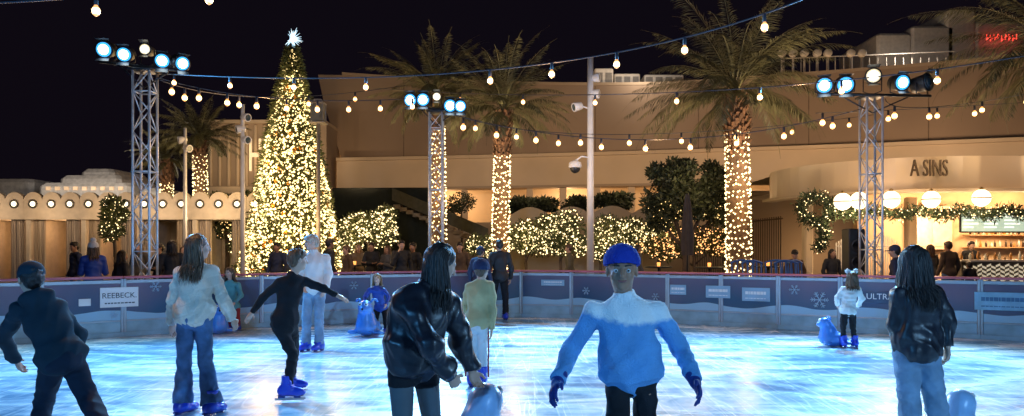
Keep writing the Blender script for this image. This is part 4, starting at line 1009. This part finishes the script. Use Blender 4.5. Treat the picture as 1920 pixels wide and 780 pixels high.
for i in range(n+1):
    px=955+(1235-955)*i/n; x=G(px,27.5)[0]; z=W(0,405-16*abs(math.sin(i*math.pi/22))-i*.06,27.5)[2]; vs+=[(x,27.5,0),(x,27.5,z),(x,27.8,z),(x,27.8,0)]
fs=[]
for i in range(n): a=i*4;b_=a+4; fs+=[(a,b_,b_+1,a+1),(a+1,b_+1,b_+2,a+2),(a+2,b_+2,b_+3,a+3)]
mb=MB(); mb.add(vs,fs); part('wall',mb.mesh('wall',M_WALL),cw)
# ------------------------------------------------------------------ poles
M_POLE=M('pole_pale',(.74,.70,.68),.5,var=.06)
def pole(px,d,topy,lab,heads,r_=.07,mat=None,extra=None):
    base=G(px,d); H=W(px,topy,d)[2]; root=thing('lamp_post',base,0,lab,'lamp post'); mb=MB(); mb.tube([(0,0,0),(0,0,H*.5),(0,0,H)],[r_*1.1,r_,r_*.85],12); mb.lathe([(r_*2,0.002),(r_*2,.03),(r_*1.3,.06)],(0,0,0),(0,0,1),14); part('post',mb.mesh('post',mat or M_POLE,True),root)
    for hx,hy,ax in heads:
        p=W(hx,hy,d)-base; a=nz(ax); mb=MB(); mb.lathe([(.05,-.16),(.10,-.13),(.115,0),(.125,.10),(.11,.115),(.095,.1)],p,a,16); mb.tube([p-a*.1,(0,0,p[2]-.06)],.022,6); hd=part('floodlight_head',mb.mesh('head',mat or M_POLE,True),root)
        mb=MB(); mb.lathe([(.094,.102),(.001,.104)],p,a,16); part('lens',mb.mesh('lens',LENS_OFF),hd)
    return root
p1=pole(1107,20,108,'tall pale pole with floodlight heads and dome camera',[(1117,146,(1,-.3,.05)),(1116,176,(1,-.3,-.1)),(1082,200,(-1,-.4,-.3))],.092)
pb=G(1107,20); q=W(1078,315,20)-pb; mb=MB(); mb.tube([(0,0,q[2]+.28),(q[0]*.6,-.05,q[2]+.3),(q[0],-.05,q[2]+.18)],.025,8); mb.lathe([(.05,.2),(.16,.14),(.18,.02),(.17,0)],(q[0],-.05,q[2]),(0,0,1),18)
dc=part('dome_camera',mb.mesh('dome_camera',M_POLE,True),p1); mb=MB(); mb.ball((q[0],-.05,q[2]-.01),.14,16); part('camera_dome',mb.mesh('dome',M_BLK,True),dc)
lamp('SPOT',G(1180,14,5.0),800,(1,.82,.68),None,W(1107,270,20),.2,42,.8,name='pole_fill')  # added spot without a fixture, there to brighten the pale pole
pole(455,22,196,'slim pale pole with small spotlight heads',[(461,220,(.8,-.5,-.2)),(450,242,(-.8,-.5,-.2)),(461,262,(.8,-.5,-.2))],.065)
pole(347,24,240,'slim pale pole with small spotlight heads',[(341,262,(-.8,-.5,-.2)),(352,278,(.8,-.5,-.2))],.06)
lp_=pole(597,24,232,'tall street lamp with square lantern on top',[],.07,M('post_grey',(.25,.22,.2),.6))
Hl=W(597,232,24)[2]; mb=MB(); mb.box((-.26,-.26,Hl),(.26,.26,Hl+.06),0,.02); mb.box((-.22,-.22,Hl+.62),(.22,.22,Hl+.68),0,.02); mb.box((-.13,-.13,Hl+.68),(.13,.13,Hl+.78),0,.02)
for sx in (-.19,.19):
    for sy in (-.19,.19): mb.box((sx-.015,sy-.015,Hl+.06),(sx+.015,sy+.015,Hl+.62))
lt=part('lantern',mb.mesh('lantern',MC['post_grey']),lp_); mb=MB(); mb.box((-.17,-.17,Hl+.08),(.17,.17,Hl+.6)); part('glass',mb.mesh('glass',M('lantern_glass',(.25,.24,.2),.2)),lt)
lamp('SPOT',(-6,15,4.3),420,(1,.8,.6),None,W(480,320,23),.2,45,.9,name='pole_fill')  # second added spot without a fixture, brightens the slim left poles

# ------------------------------------------------------------------ string lights
M_CABLE=M('cable_black',(.03,.035,.05),.5); M_BULB=M('bulb_warm',(1,.6,.3),.3,emis=(1,.36,.07),es=1.5,nosample=True); M_FIL=M('bulb_core',(1,.9,.7),.3,emis=(1,.66,.26),es=5,nosample=True)
bm=MB(); bm.lathe([(.012,.0),(.020,-.02),(.034,-.045),(.042,-.064),(.042,-.090),(.030,-.114),(.014,-.130),(.001,-.135)],(0,0,0),(0,0,1),12,0,[0,0,1,1,1,0,0])
BULB=bm.mesh('light_bulb',[M_BULB,M_FIL],True)
sm=MB(); sm.lathe([(.010,.09),(.020,.08),(.022,.0),(.018,-.012)],(0,0,0),(0,0,1),10); SOCK=sm.mesh('bulb_socket',M_CABLE,True)
def string(p0,pm,p1,ts,lab='string of warm bulbs hanging over the rink',bs=1.0):
    p0,pm,p1=map(np.array,(p0,pm,p1)); c=2*pm-.5*(p0+p1); f_=lambda t:(1-t)**2*p0+2*t*(1-t)*c+t*t*p1
    root=thing('string_light',p0,0,lab,'string lights','string lights over the ice rink'); mb=MB(); mb.tube([f_(t)-p0 for t in np.linspace(0,1,40)],.009,6); part('cable',mb.mesh('cable',M_CABLE,True),root)
    for t in ts:
        q=f_(t)-p0-np.array([0,0,.09*bs]); s_=part('bulb_socket',SOCK,root,q); o=part('light_bulb',BULB,root,q); s_.scale=o.scale=(bs,)*3
lin=lambda a,b,n:list(np.linspace(a,b,n))
string(W(292,138,13.5),W(900,133,10.2),W(1530,-12,7.6),[.03,.12,.22,.33,.515,.605,.70,.80,.92],bs=.88)
string(W(295,145,13.5),W(540,186,15.3),W(812,182,17.4),lin(.06,.93,9),bs=1.15)
string(W(300,150,13.5),W(520,182,17),W(760,160,22),[.12,.35,.42,.62,.8],bs=1.15)
string(W(850,215,17.4),W(1210,262,16),W(1612,205,14.6),lin(.06,.94,9),bs=1.15)
string(W(845,212,17.4),W(1180,252,20),W(1640,215,24),lin(.05,.95,9),bs=1.4)
string(W(700,165,22),W(1190,176,14.5),W(1960,98,10),[.1,.2,.32,.44,.56,.67,.77,.88],bs=1.0)
string(W(-60,5,6.5),W(180,-8,6.3),W(640,-60,6.2),[.13,.5,.76],bs=.78)
string(W(1660,185,14.6),W(1760,200,16),W(1980,165,20),[.2,.45,.7,.88],bs=1.2)
string(W(1530,212,16),W(1700,205,19),W(1990,188,20),[.05,.42,.62,.75],bs=1.3)
for q in (W(500,175,15.5),W(1028,140,10),W(1230,258,16),W(1500,150,12.5),W(190,40,7)): lamp('POINT',q-np.array([0,0,.35]),120,(1,.55,.24),None,None,.1,name='bulb_glow')
for q in ((-8,17,3.2),(-4.3,18,3.2),(0,19,3.2),(8,17,3.2)): lamp('POINT',q,75,(1,.68,.42),None,None,.15,name='crowd_fill')  # fill lamps added to lift the onlookers out of the dark, no fixtures

# ------------------------------------------------------------------ skating aids
M_AID=M('aid_blue_plastic',(.05,.20,.58),.3,var=.08,coat=.3); M_AIDW=M('aid_pale_plastic',(.28,.46,.7),.3,var=.06)
def aid(px,d,yaw,sc_=1.0,mat=M_AID,lab='blue plastic seal-shaped skating aid standing on the ice',hnd=True):
    r=thing('skating_aid',G(px,d,.022),yaw,lab,'skating aid'); r.scale=(sc_,)*3
    pr=[ell((0,0,.16),I3,(.20,.30,.16),.08),ell((0,.10,.30),I3,(.15,.17,.22),.08),ell((0,.17,.50),I3,(.12,.13,.12),.05),ell((0,.27,.47),I3,(.065,.07,.05),.04),ell((0,-.32,.10),I3,(.16,.14,.05),.06),
        ell((-.22,.12,.08),I3,(.10,.08,.04),.04),ell((.22,.12,.08),I3,(.10,.08,.04),.04),ell((0,0,-.10),I3,(.6,.6,.1),.01,sub=True)]
    V,Q=sdf_mesh(pr,.014); part('body',np_mesh('body',V,Q,mat,True),r)
    for sg in (-1,1):
        mb=MB(); mb.ball((sg*.05,.265,.555),.034,12,0); mb.ball((sg*.05,.292,.56),.015,10,1); part('eye',mb.mesh('eye',[M_EYE,M_PUP],True),r)
        if hnd: mb=MB(); mb.tube([(sg*.07,.14,.57),(sg*.12,.10,.63),(sg*.17,.07,.62),(sg*.18,.05,.585)],[.020,.022,.022,.02],8); part('handle',mb.mesh('handle',mat,True),r)
    mb=MB(); mb.ball((0,.335,.48),.02,10); part('nose',mb.mesh('nose',M_PUP,True),r)
aid(690,13.0,math.pi-.1,1.02); aid(408,13.3,math.pi+.5,.9); aid(886,4.95,-.5,.98,M_AIDW,'pale blue plastic seal skating aid gripped by a skater',False); aid(1562,11.6,1.2,.72); aid(1786,5.3,-.9,.82,M_AIDW,'pale plastic seal skating aid beside a skater in jeans',False)

# ------------------------------------------------------------------ main people
def patch(name,c1,c2,sc_,rough=.9):
    m=M(name,c1,rough,bump=.6,bscale=70); nt=m.node_tree; N=nt.nodes; L=nt.links; b=N['Principled BSDF']; tc=N.new('ShaderNodeTexCoord'); br=N.new('ShaderNodeTexBrick')
    n=N.new('ShaderNodeTexNoise'); n.inputs['Scale'].default_value=3; L.new(tc.outputs['Object'],n.inputs[0])
    ad=N.new('ShaderNodeVectorMath'); ad.operation='MULTIPLY_ADD'; L.new(n.outputs['Color'],ad.inputs[0]); ad.inputs[1].default_value=(.06,.06,.06); L.new(tc.outputs['Object'],ad.inputs[2])
    mp=N.new('ShaderNodeMapping'); mp.inputs['Rotation'].default_value=(math.pi/2,0,.35); L.new(ad.outputs[0],mp.inputs[0]); L.new(mp.outputs[0],br.inputs[0])
    br.inputs['Scale'].default_value=sc_; br.inputs['Brick Width'].default_value=.55; br.inputs['Row Height'].default_value=.45; br.inputs['Color1'].default_value=(*c1,1); br.inputs['Color2'].default_value=(*[x*.68 for x in c1],1); br.inputs['Mortar'].default_value=(*c2,1); br.inputs['Mortar Size'].default_value=.05; br.inputs['Mortar Smooth'].default_value=1.0
    L.new(br.outputs[0],b.inputs['Base Color']); return m
M_CARD=patch('crochet_cream',(.80,.70,.58),(.66,.58,.48),5)
M_JEAN=M('denim_blue',(.06,.13,.27),.85,var=.45,scale=7,bump=.4,bscale=150); M_JEANL=M('denim_light',(.18,.27,.38),.85,var=.3,scale=6,bump=.4,bscale=150)
M_BLKC=M('black_cloth',(.010,.010,.013),.85,var=.3,bump=.2,bscale=80,spec=.3); M_LEA=M('black_leather',(.012,.013,.02),.38,var=.3,bump=.10,bscale=40,spec=.5,coat=.08)
M_WHC=M('white_sweater',(.68,.66,.64),.9,var=.08,bump=.6,bscale=120); M_TIGHT=M('grey_tights',(.075,.095,.11),.6,var=.15)
M_OLIV=M('beige_jacket',(.44,.36,.18),.8,var=.15,bump=.3); M_WHP=M('white_tracksuit',(.6,.6,.62),.8,var=.06)
M_BLUEJ=M('blue_puffer',(.02,.06,.33),.5,bump=.4,bscale=12); M_TEAL=M('dark_teal',(.008,.024,.038),.85,spec=.3); M_NAVY=M('navy_knit',(.015,.025,.08),.9,bump=.5,bscale=90); M_BEAN=M('blue_beanie',(.01,.035,.34),.9,bump=.6,bscale=80)
def yoke():
    m=M('blue_yoke_sweater',(.12,.34,.66),.9,bump=.6,bscale=110); nt=m.node_tree; N=nt.nodes; L=nt.links; b=N['Principled BSDF']
    old=b.inputs['Base Color'].links[0].from_socket; tc=N.new('ShaderNodeTexCoord'); s=N.new('ShaderNodeSeparateXYZ'); L.new(tc.outputs['Object'],s.inputs[0])
    w_=N.new('ShaderNodeTexNoise'); w_.inputs['Scale'].default_value=22; L.new(tc.outputs['Object'],w_.inputs[0])
    x2=N.new('ShaderNodeMath'); x2.operation='MULTIPLY'; L.new(s.outputs[0],x2.inputs[0]); L.new(s.outputs[0],x2.inputs[1])
    a=N.new('ShaderNodeMath'); a.operation='MULTIPLY_ADD'; L.new(x2.outputs[0],a.inputs[0]); a.inputs[1].default_value=-.6; L.new(s.outputs[2],a.inputs[2])
    c=N.new('ShaderNodeMath'); c.operation='MULTIPLY_ADD'; L.new(w_.outputs['Fac'],c.inputs[0]); c.inputs[1].default_value=.05; L.new(a.outputs[0],c.inputs[2])
    g=N.new('ShaderNodeMapRange'); L.new(c.outputs[0],g.inputs[0]); g.inputs[1].default_value=1.105; g.inputs[2].default_value=1.135
    x=N.new('ShaderNodeMix'); x.data_type='RGBA'; L.new(g.outputs[0],x.inputs[0]); L.new(old,x.inputs[6]); x.inputs[7].default_value=(.84,.85,.86,1); L.new(x.outputs[2],b.inputs['Base Color']); return m
person('woman with long wavy brown hair in cream cardigan and flared jeans',
  PJ(6.9,head=(372,462),neck=(368,494),shA=(340,514,-.02),shB=(398,510,.05),pel=(364,590),elA=(326,562,.0),wrA=(323,606,.1),elB=(416,556,.1),wrB=(436,598,.22),hiA=(349,598),hiB=(380,598),knA=(345,682,.03),knB=(386,682,.03),anA=(343,755),anB=(397,757,-.05)),
  (.35,.94,0),(.75,.65,-.05),.95,dict(mat=M_CARD,o=.032,hem=.0,flare=1.08,ra=.062,rc=.055,amp=.015,fr=20,name='cardigan'),dict(mat=M_JEAN,rk=.070,rh=.100,o=.006,amp=.009),('brown','wavy',.26,620),h=.0075)
person('boy in black sweater and trousers balancing with arms spread',
  PJ(7.43,head=(558,487),neck=(549,515),shA=(524,530,-.06),shB=(572,527,.08),pel=(533,603),elA=(494,557,-.05),wrA=(473,586,.0),elB=(606,541,.1),wrB=(632,554,.12),hiA=(522,609,-.03),hiB=(545,611,.05),knA=(549,664,-.02),knB=(551,662,.3),anA=(539,726,-.02),anB=(545,712,.42)),
  (.55,.8,0),(.8,.6,-.05),.86,dict(mat=M_BLKC,o=.010,hem=.02,ra=.048,rc=.034,amp=.008,fr=22,name='sweater'),dict(mat=M_BLKC,rk=.062,rh=.054,o=.002,amp=.008),('brown','short'),h=.0075,footfwd={'A':(1,.15,0),'B':(1,.3,0)},curl=.2)
person('man in chunky white sweater and light jeans standing on skates',
  PJ(11.1,head=(584,455),neck=(588,476),shA=(569,485,-.03),shB=(610,484,.04),pel=(590,539),elA=(561,513,-.02),wrA=(568,537,-.15),elB=(617,513,.02),wrB=(610,540,-.1),hiA=(580,545),hiB=(600,545),knA=(575,593,-.05),knB=(598,594,-.03),anA=(574,644),anB=(599,644)),
  (-.35,-.94,0),(-.85,-.5,-.25),1.02,dict(mat=M_WHC,o=.028,hem=.05,ra=.060,rc=.048,amp=.012,name='sweater',collar=.07),dict(mat=M_JEANL,rk=.068,rh=.070,o=.006),('light','short'),h=.0085,face=True)
person('woman in oversized black leather jacket, shorts and tights leaning forward',
  PJ(4.65,head=(828,492,.05),neck=(803,536,.0),shA=(764,566,-.12),shB=(838,562,.14),pel=(778,678),elA=(806,648,-.24),wrA=(846,706,-.05),elB=(864,636,.18),wrB=(884,694,.2),hiA=(752,700,-.02),hiB=(798,700,.10),knA=(756,812,-.02),knB=(812,808,.16),anA=(756,905,-.1),anB=(816,896,.12)),
  (.75,.6,0),(.78,.42,-.45),.98,dict(mat=M_LEA,o=.035,hem=.0,flare=1.12,ra=.080,rc=.058,amp=.022,amp2=.006,fr=12,balloon=.052,label='glossy oversized black leather jacket'),dict(mat=M_BLKC,len=.10,o=.0,tights=M_TIGHT),('dark','long',.22,700,(.03,-.02,0)),h=.0075,footfwd={'A':(.8,.6,0),'B':(.8,.6,0)},curl=.8)
person('child in beige jacket, white track trousers and dark beanie',
  PJ(8.3,head=(903,506),neck=(901,527),shA=(880,537,-.02),shB=(920,536,.02),pel=(893,604),elA=(872,572,.1),wrA=(884,598,.25),elB=(924,578,.0),wrB=(922,618,.02),hiA=(883,608),hiB=(903,608),knA=(884,662),knB=(904,662,.02),anA=(884,706),anB=(905,706)),
  (.05,1,0),(.3,.95,-.1),.83,dict(mat=M_OLIV,o=.022,hem=.02,ra=.058,rc=.045,amp=.013),dict(mat=M_WHP,rk=.068,rh=.066,o=.004,stripe=M('red_stripe',(.4,.03,.04),.7)),('brown','short'),h=.0085,hat=('beanie',M_NAVY))
person('man in blue knitted sweater with white yoke and blue beanie',
  PJ(4.35,head=(1166,506),neck=(1170,562,.02),shA=(1114,586,.02),shB=(1232,584,.02),pel=(1184,700),elA=(1074,652,.10),wrA=(1046,714,-.12),elB=(1276,654,.10),wrB=(1302,714,-.12),hiA=(1158,714),hiB=(1210,714),knA=(1160,828,-.10),knB=(1210,834,.06),anA=(1146,918,.0),anB=(1226,900,.25)),
  (0,-1,0),(-.12,-1,-.02),1.04,dict(mat=yoke(),o=.016,hem=.0,ra=.055,rc=.044,amp=.013,fr=15,name='sweater',collar=.05,skirt=.03),dict(mat=M_BLKC,rk=.066,rh=.058,o=-.022,pw=.004),None,h=.0075,skin=2,hat=('beanie',M_BEAN),face=True,gloves=M('blue_gloves',(.01,.03,.2),.7),hs=1.06)
person('woman with long dark hair in black leather jacket and jeans',
  PJ(5.2,head=(1716,492),neck=(1717,532),shA=(1686,554,-.02),shB=(1750,552,.02),pel=(1718,650),elA=(1677,608,.0),wrA=(1686,650,.14),elB=(1776,606,.0),wrB=(1776,650,-.02),hiA=(1698,660),hiB=(1738,660),knA=(1706,764,.02),knB=(1756,764,.0),anA=(1706,846),anB=(1774,846)),
  (.1,1,0),(.55,.8,-.1),.97,dict(mat=M_LEA,o=.030,hem=-.02,ra=.062,rc=.05,amp=.017,amp2=.005,fr=14,label='cropped black leather jacket'),dict(mat=M_JEANL,rk=.074,rh=.088,o=.004),('dark','wavy',.24,700,(.05,0,0)),h=.0075,curl=.7)
person('small girl with fluffy headband, white fleece and dark leggings',
  PJ(11.4,head=(1597,521),neck=(1594,536),shA=(1581,543),shB=(1608,543),pel=(1590,582),elA=(1570,558,.02),wrA=(1570,572,.14),elB=(1616,560,.02),wrB=(1607,576,.12),hiA=(1584,586),hiB=(1598,586),knA=(1581,614,-.02),knB=(1599,614),anA=(1582,640),anB=(1603,640)),
  (-.05,1,0),(.1,1,-.1),.68,dict(mat=M_WHC,o=.03,hem=.05,ra=.064,rc=.055,amp=.014,fr=40,name='fleece'),dict(mat=M_BLKC,rk=.064,rh=.056,o=.006),('brown','long',.16,140),h=.0095,hat=('ears',M_WHC))
person('skater in dark hoodie and trousers with cap crouching mid-stride',
  PJ(5.6,head=(58,522),neck=(70,560),shA=(36,582,-.05),shB=(108,577,.06),pel=(116,668,-.05),elA=(6,632,.1),wrA=(30,676,.3),elB=(148,632,.15),wrB=(128,680,.3),hiA=(100,682,-.05),hiB=(136,682,.02),knA=(82,752,.16),knB=(166,748,-.05),anA=(72,826,-.05),anB=(200,818,-.4)),
  (-.3,.9,0),(-.7,.6,-.1),1.0,dict(mat=M_TEAL,o=.02,hem=.06,ra=.058,rc=.044,amp=.014,hood=True,name='hoodie'),dict(mat=M('navy_trousers',(.006,.014,.03),.85,spec=.3),rk=.072,rh=.066,o=.008),('dark','short'),h=.0085,hat=('cap',M_TEAL))
person('blond child in blue jacket leaning over a skating aid',
  PJ(13.4,head=(707,523),neck=(706,537),shA=(693,544),shB=(719,544),pel=(714,577,.15),elA=(684,557,-.05),wrA=(684,568,-.18),elB=(728,558,-.05),wrB=(724,571,-.18),hiA=(707,580,.15),hiB=(721,580,.15),knA=(705,600,.05),knB=(722,600,.05),anA=(706,618,.1),anB=(724,618,.1)),
  (-.1,-1,0),(-.1,-1,-.3),.66,dict(mat=M_BLUEJ,o=.03,ra=.062,rc=.045),dict(mat=M_BLKC,rk=.065,rh=.06,o=.01),('blond','long',.05,120),h=.0095,face=True)
person('girl with long hair in teal jumper bending over a skating aid',
  PJ(13.9,head=(430,511),neck=(431,527),shA=(417,534),shB=(446,534),pel=(436,575,.15),elA=(409,552,-.05),wrA=(410,568,-.2),elB=(452,553,-.05),wrB=(440,568,-.2),hiA=(429,579,.15),hiB=(443,579,.15),knA=(428,598,.05),knB=(445,598,.05),anA=(428,612,.1),anB=(446,612,.1)),
  (-.3,-1,0),(-.3,-1,-.25),.74,dict(mat=M('teal_jumper',(.10,.33,.36),.85),o=.03,ra=.062,rc=.045,name='jumper'),dict(mat=M('red_trousers',(.3,.03,.04),.8),rk=.065,rh=.06,o=.01),('brown','long',.16,130),h=.0095,face=True)
print('near people',time.time()-T0)
dk=[M('coat_black',(.018,.018,.022),.75),M('coat_brown',(.09,.055,.035),.8),M('coat_grey',(.09,.09,.095),.8),M('coat_navy',(.025,.035,.08),.8),M('coat_tan',(.22,.16,.10),.8)]
CR=[
 (937,15.7,1.70,.3,'stand',dk[0],('dark','short'),None,True,'person in black hooded jacket standing on skates by barrier'),
 (900,15.4,1.55,-.4,'stand',dk[3],('dark','short'),('cap',M_NAVY),True,'teenager in navy jacket and cap near the barrier'),
 (175,14.6,1.66,.5,'phone',M_BLUEJ,('brown','long'),('pom',M_WHC),False,'person in blue puffer jacket and white pompom hat'),
 (228,15.2,1.50,-.6,'stand',dk[0],('dark','long'),None,False,'woman in black coat with long dark hair'),
 (300,17,1.66,2.6,'cross',dk[0],('dark','short'),None,False,'onlooker in black coat with folded arms'),
 (322,16.2,1.72,.5,'stand',dk[0],('dark','long'),None,False,'onlooker in dark coat watching the rink'),
 (560,18.5,1.62,3.4,'one',dk[2],('dark','short'),None,False,'onlooker in grey coat raising one hand'),
 (616,18,1.78,-.9,'stand',dk[0],('dark','short'),None,False,'tall onlooker in black jacket'),
 (651,20,1.62,2.2,'stand',dk[1],('brown','short'),None,False,'onlooker in brown coat'),
 (697,21,1.72,3.0,'cross',dk[0],('dark','short'),None,False,'onlooker in black jacket with folded arms'),
 (752,19,1.76,3.6,'one',dk[0],('dark','short'),None,False,'onlooker in dark jacket touching the face'),
 (775,19.6,1.70,2.7,'stand',dk[0],('dark','short'),None,False,'onlooker in black jacket beside a friend'),
 (1490,18,1.50,2.9,'stand',dk[1],('dark','short'),('cap',dk[0]),False,'onlooker in dark brown jacket and cap'),
 (1560,18.5,1.52,3.3,'stand',dk[0],('dark','long'),None,False,'onlooker in black coat with long hair'),
 (1680,14.2,1.60,.9,'stand',dk[3],('dark','short'),('cap',dk[3]),False,'person in navy jacket and cap by the barrier'),
 (1779,18.6,1.72,.2,'stand',dk[1],('brown','short'),None,False,'customer in brown coat waiting at the bar'),
 (1820,21.2,1.75,3.1,'stand',dk[0],('dark','short'),None,False,'bartender in black shirt behind the counter'),
 (1818,18.8,1.2,0,'stand',dk[0],('dark','short'),None,False,'child in dark coat at the bar'),
 (1068,21,1.66,1.4,'stand',M('coat_muted',(.10,.09,.06),.8),('brown','short'),None,False,'passer-by in muted brown coat'),
 (1195,22,1.64,-1.3,'stand',dk[2],('dark','short'),None,False,'passer-by in grey coat walking behind the rink'),
 (262,18.5,1.68,3.0,'stand',dk[2],('brown','long'),None,False,'woman in grey coat facing the rink'),
 (142,18,1.70,2.5,'stand',dk[3],('dark','short'),None,False,'onlooker in navy jacket by the cabanas'),
 (345,18.6,1.60,3.4,'phone',dk[4],('brown','long'),None,False,'woman in tan coat looking at her hands'),
 (520,19.5,1.70,2.9,'stand',dk[3],('dark','short'),None,False,'onlooker in navy jacket near the christmas tree'),
 (672,22.5,1.66,3.5,'stand',dk[4],('blond','long'),None,False,'woman in tan coat by the lit shrub'),
 (727,20.8,1.62,2.6,'phone',dk[2],('brown','long'),None,False,'woman in grey coat holding a phone'),
 (862,19.2,1.70,3.2,'stand',dk[1],('dark','short'),None,False,'onlooker in brown jacket behind the barrier'),
 (1745,19.2,1.64,.4,'stand',dk[2],('brown','long'),None,False,'customer in grey coat at the bar'),
]
for i,(px,d_,ht,yaw,pose,tm,hr_,hat,sk,lab) in enumerate(CR):
    q=G(px,d_); J,f_,s_=gen(q[0],q[1],ht,yaw,pose,.03 if sk else 0,i)
    if len(hr_)>1 and hr_[1]=='long': hr_=(hr_[0],'long',.16,90)
    person(lab,J,f_,f_+np.array([0,0,-.1]),s_,dict(mat=tm,o=.03,ra=.062,rc=.045,hem=.08,amp=.012),dict(mat=[M_BLKC,M_JEAN][i%2],rk=.07,rh=.065,o=.01),hr_,h=.0125,hat=hat,skates=sk,skin=[0,1,0,2][i%4])
print('people',time.time()-T0)

# ------------------------------------------------------------------ odds and ends behind the rink
def umbrella(px,d):
    b_=G(px,d); r=thing('patio_umbrella',b_,0,'closed dark patio umbrella on a pole','umbrella'); mb=MB(); mb.tube([(0,0,0),(0,0,3.05)],.03,8); part('pole',mb.mesh('pole',M_BLK,True),r)
    vs=[];n=24;prof=[(.05,3.02),(.10,2.7),(.14,2.2),(.17,1.7),(.15,1.35)]
    for q,(rr_,z) in enumerate(prof):
        for k in range(n): th=2*math.pi*k/n; r2=rr_*(1+.22*math.sin(th*6)); vs.append((r2*math.cos(th),r2*math.sin(th),z))
    mb=MB(); mb.add(vs,[(q*n+k,q*n+(k+1)%n,(q+1)*n+(k+1)%n,(q+1)*n+k) for q in range(len(prof)-1) for k in range(n)]); part('canopy',mb.mesh('canopy',M('umbrella_cloth',(.06,.05,.05),.9),True),r)
umbrella(1289,20.5)
sp=thing('loudspeaker',G(1600,15.6),0,'tall black loudspeaker stack behind the rink barrier','loudspeaker')
mb=MB(); mb.box((-.18,-.2,0.003),(.18,.2,.62),0,.02); mb.box((-.17,-.18,.625),(.17,.18,1.95),0,.02); part('cabinet',mb.mesh('cabinet',M_BLK),sp)
for z in (.9,1.25,1.6): mb=MB(); mb.lathe([(.13,0),(.12,.01),(.05,-.02),(.03,.0)],(0,-.185,z),(0,-1,0),18); part('speaker_cone',mb.mesh('cone',M('cone_grey',(.03,.03,.033),.5),True),sp)
M_CH=M('chair_blue',(.04,.14,.42),.5)
ch=None
for k,(px,d_,rz) in enumerate(((1425,16.5,.3),(1455,16.9,-.4),(1485,16.4,.1),(1512,16.8,.6),(1395,17.1,-.2))):
    if ch is None:
        ch=thing('garden_chair',G(px,d_),rz,'blue metal garden chair behind the rink','chair','blue chairs behind the rink')
        mb=MB(); mb.box((-.25,-.22,.42),(.25,.24,.46),0,.02); part('seat',mb.mesh('seat',M_CH),ch)
        mb=MB()
        for i in range(5): x=-.2+i*.1; mb.tube([(x,.24,.46),(x*1.25,.3,1.18+.08*math.cos(x*6))],.018,6)
        mb.tube([(x_,.3,1.27-.9*x_*x_) for x_ in np.linspace(-.27,.27,8)],.025,6); part('backrest',mb.mesh('backrest',M_CH),ch)
        for sx in (-.22,.22):
            for sy in (-.19,.21): mb=MB(); mb.tube([(sx,sy,.43),(sx*1.1,sy*1.1,0.003)],.016,6); part('leg',mb.mesh('leg',M_CH),ch)
    else: copy_thing(ch,G(px,d_),rz)
tb=None
for k,(px,d_) in enumerate(((1330,19.5),(1235,20),(1440,20.5),(720,21.5),(665,21.8))):
    if tb is None:
        tb=thing('bistro_table',G(px,d_),0,'small round dark bistro table','table','bistro tables behind the rink'); mb=MB(); mb.lathe([(.36,1.02),(.38,1.04),(.36,1.06)],(0,0,0),(0,0,1),20); part('table_top',mb.mesh('top',M_BLK,True),tb)
        mb=MB(); mb.lathe([(.25,0.003),(.24,.03),(.035,.06),(.03,1.02)],(0,0,0),(0,0,1),14); part('pedestal',mb.mesh('ped',M_BLK,True),tb)
        mb=MB(); mb.lathe([(.04,1.062),(.045,1.16),(.04,1.165)],(0,0,0),(0,0,1),10); part('candle_glow',mb.mesh('candle',M('candle',(1,.4,.1),.4,emis=(1,.35,.08),es=2,nosample=True),True),tb)
    else: copy_thing(tb,G(px,d_))
pl=thing('planter_bench',(0,0,0),0,'long low planter wall behind the rink','planter')
mb=MB(); a=G(640,22.5);c=G(1420,22.5); mb.box((a[0],22.5,0),(c[0],22.9,.62),0,.03); part('planter_wall',mb.mesh('pw',M_WALL),pl)
print('done',time.time()-T0)
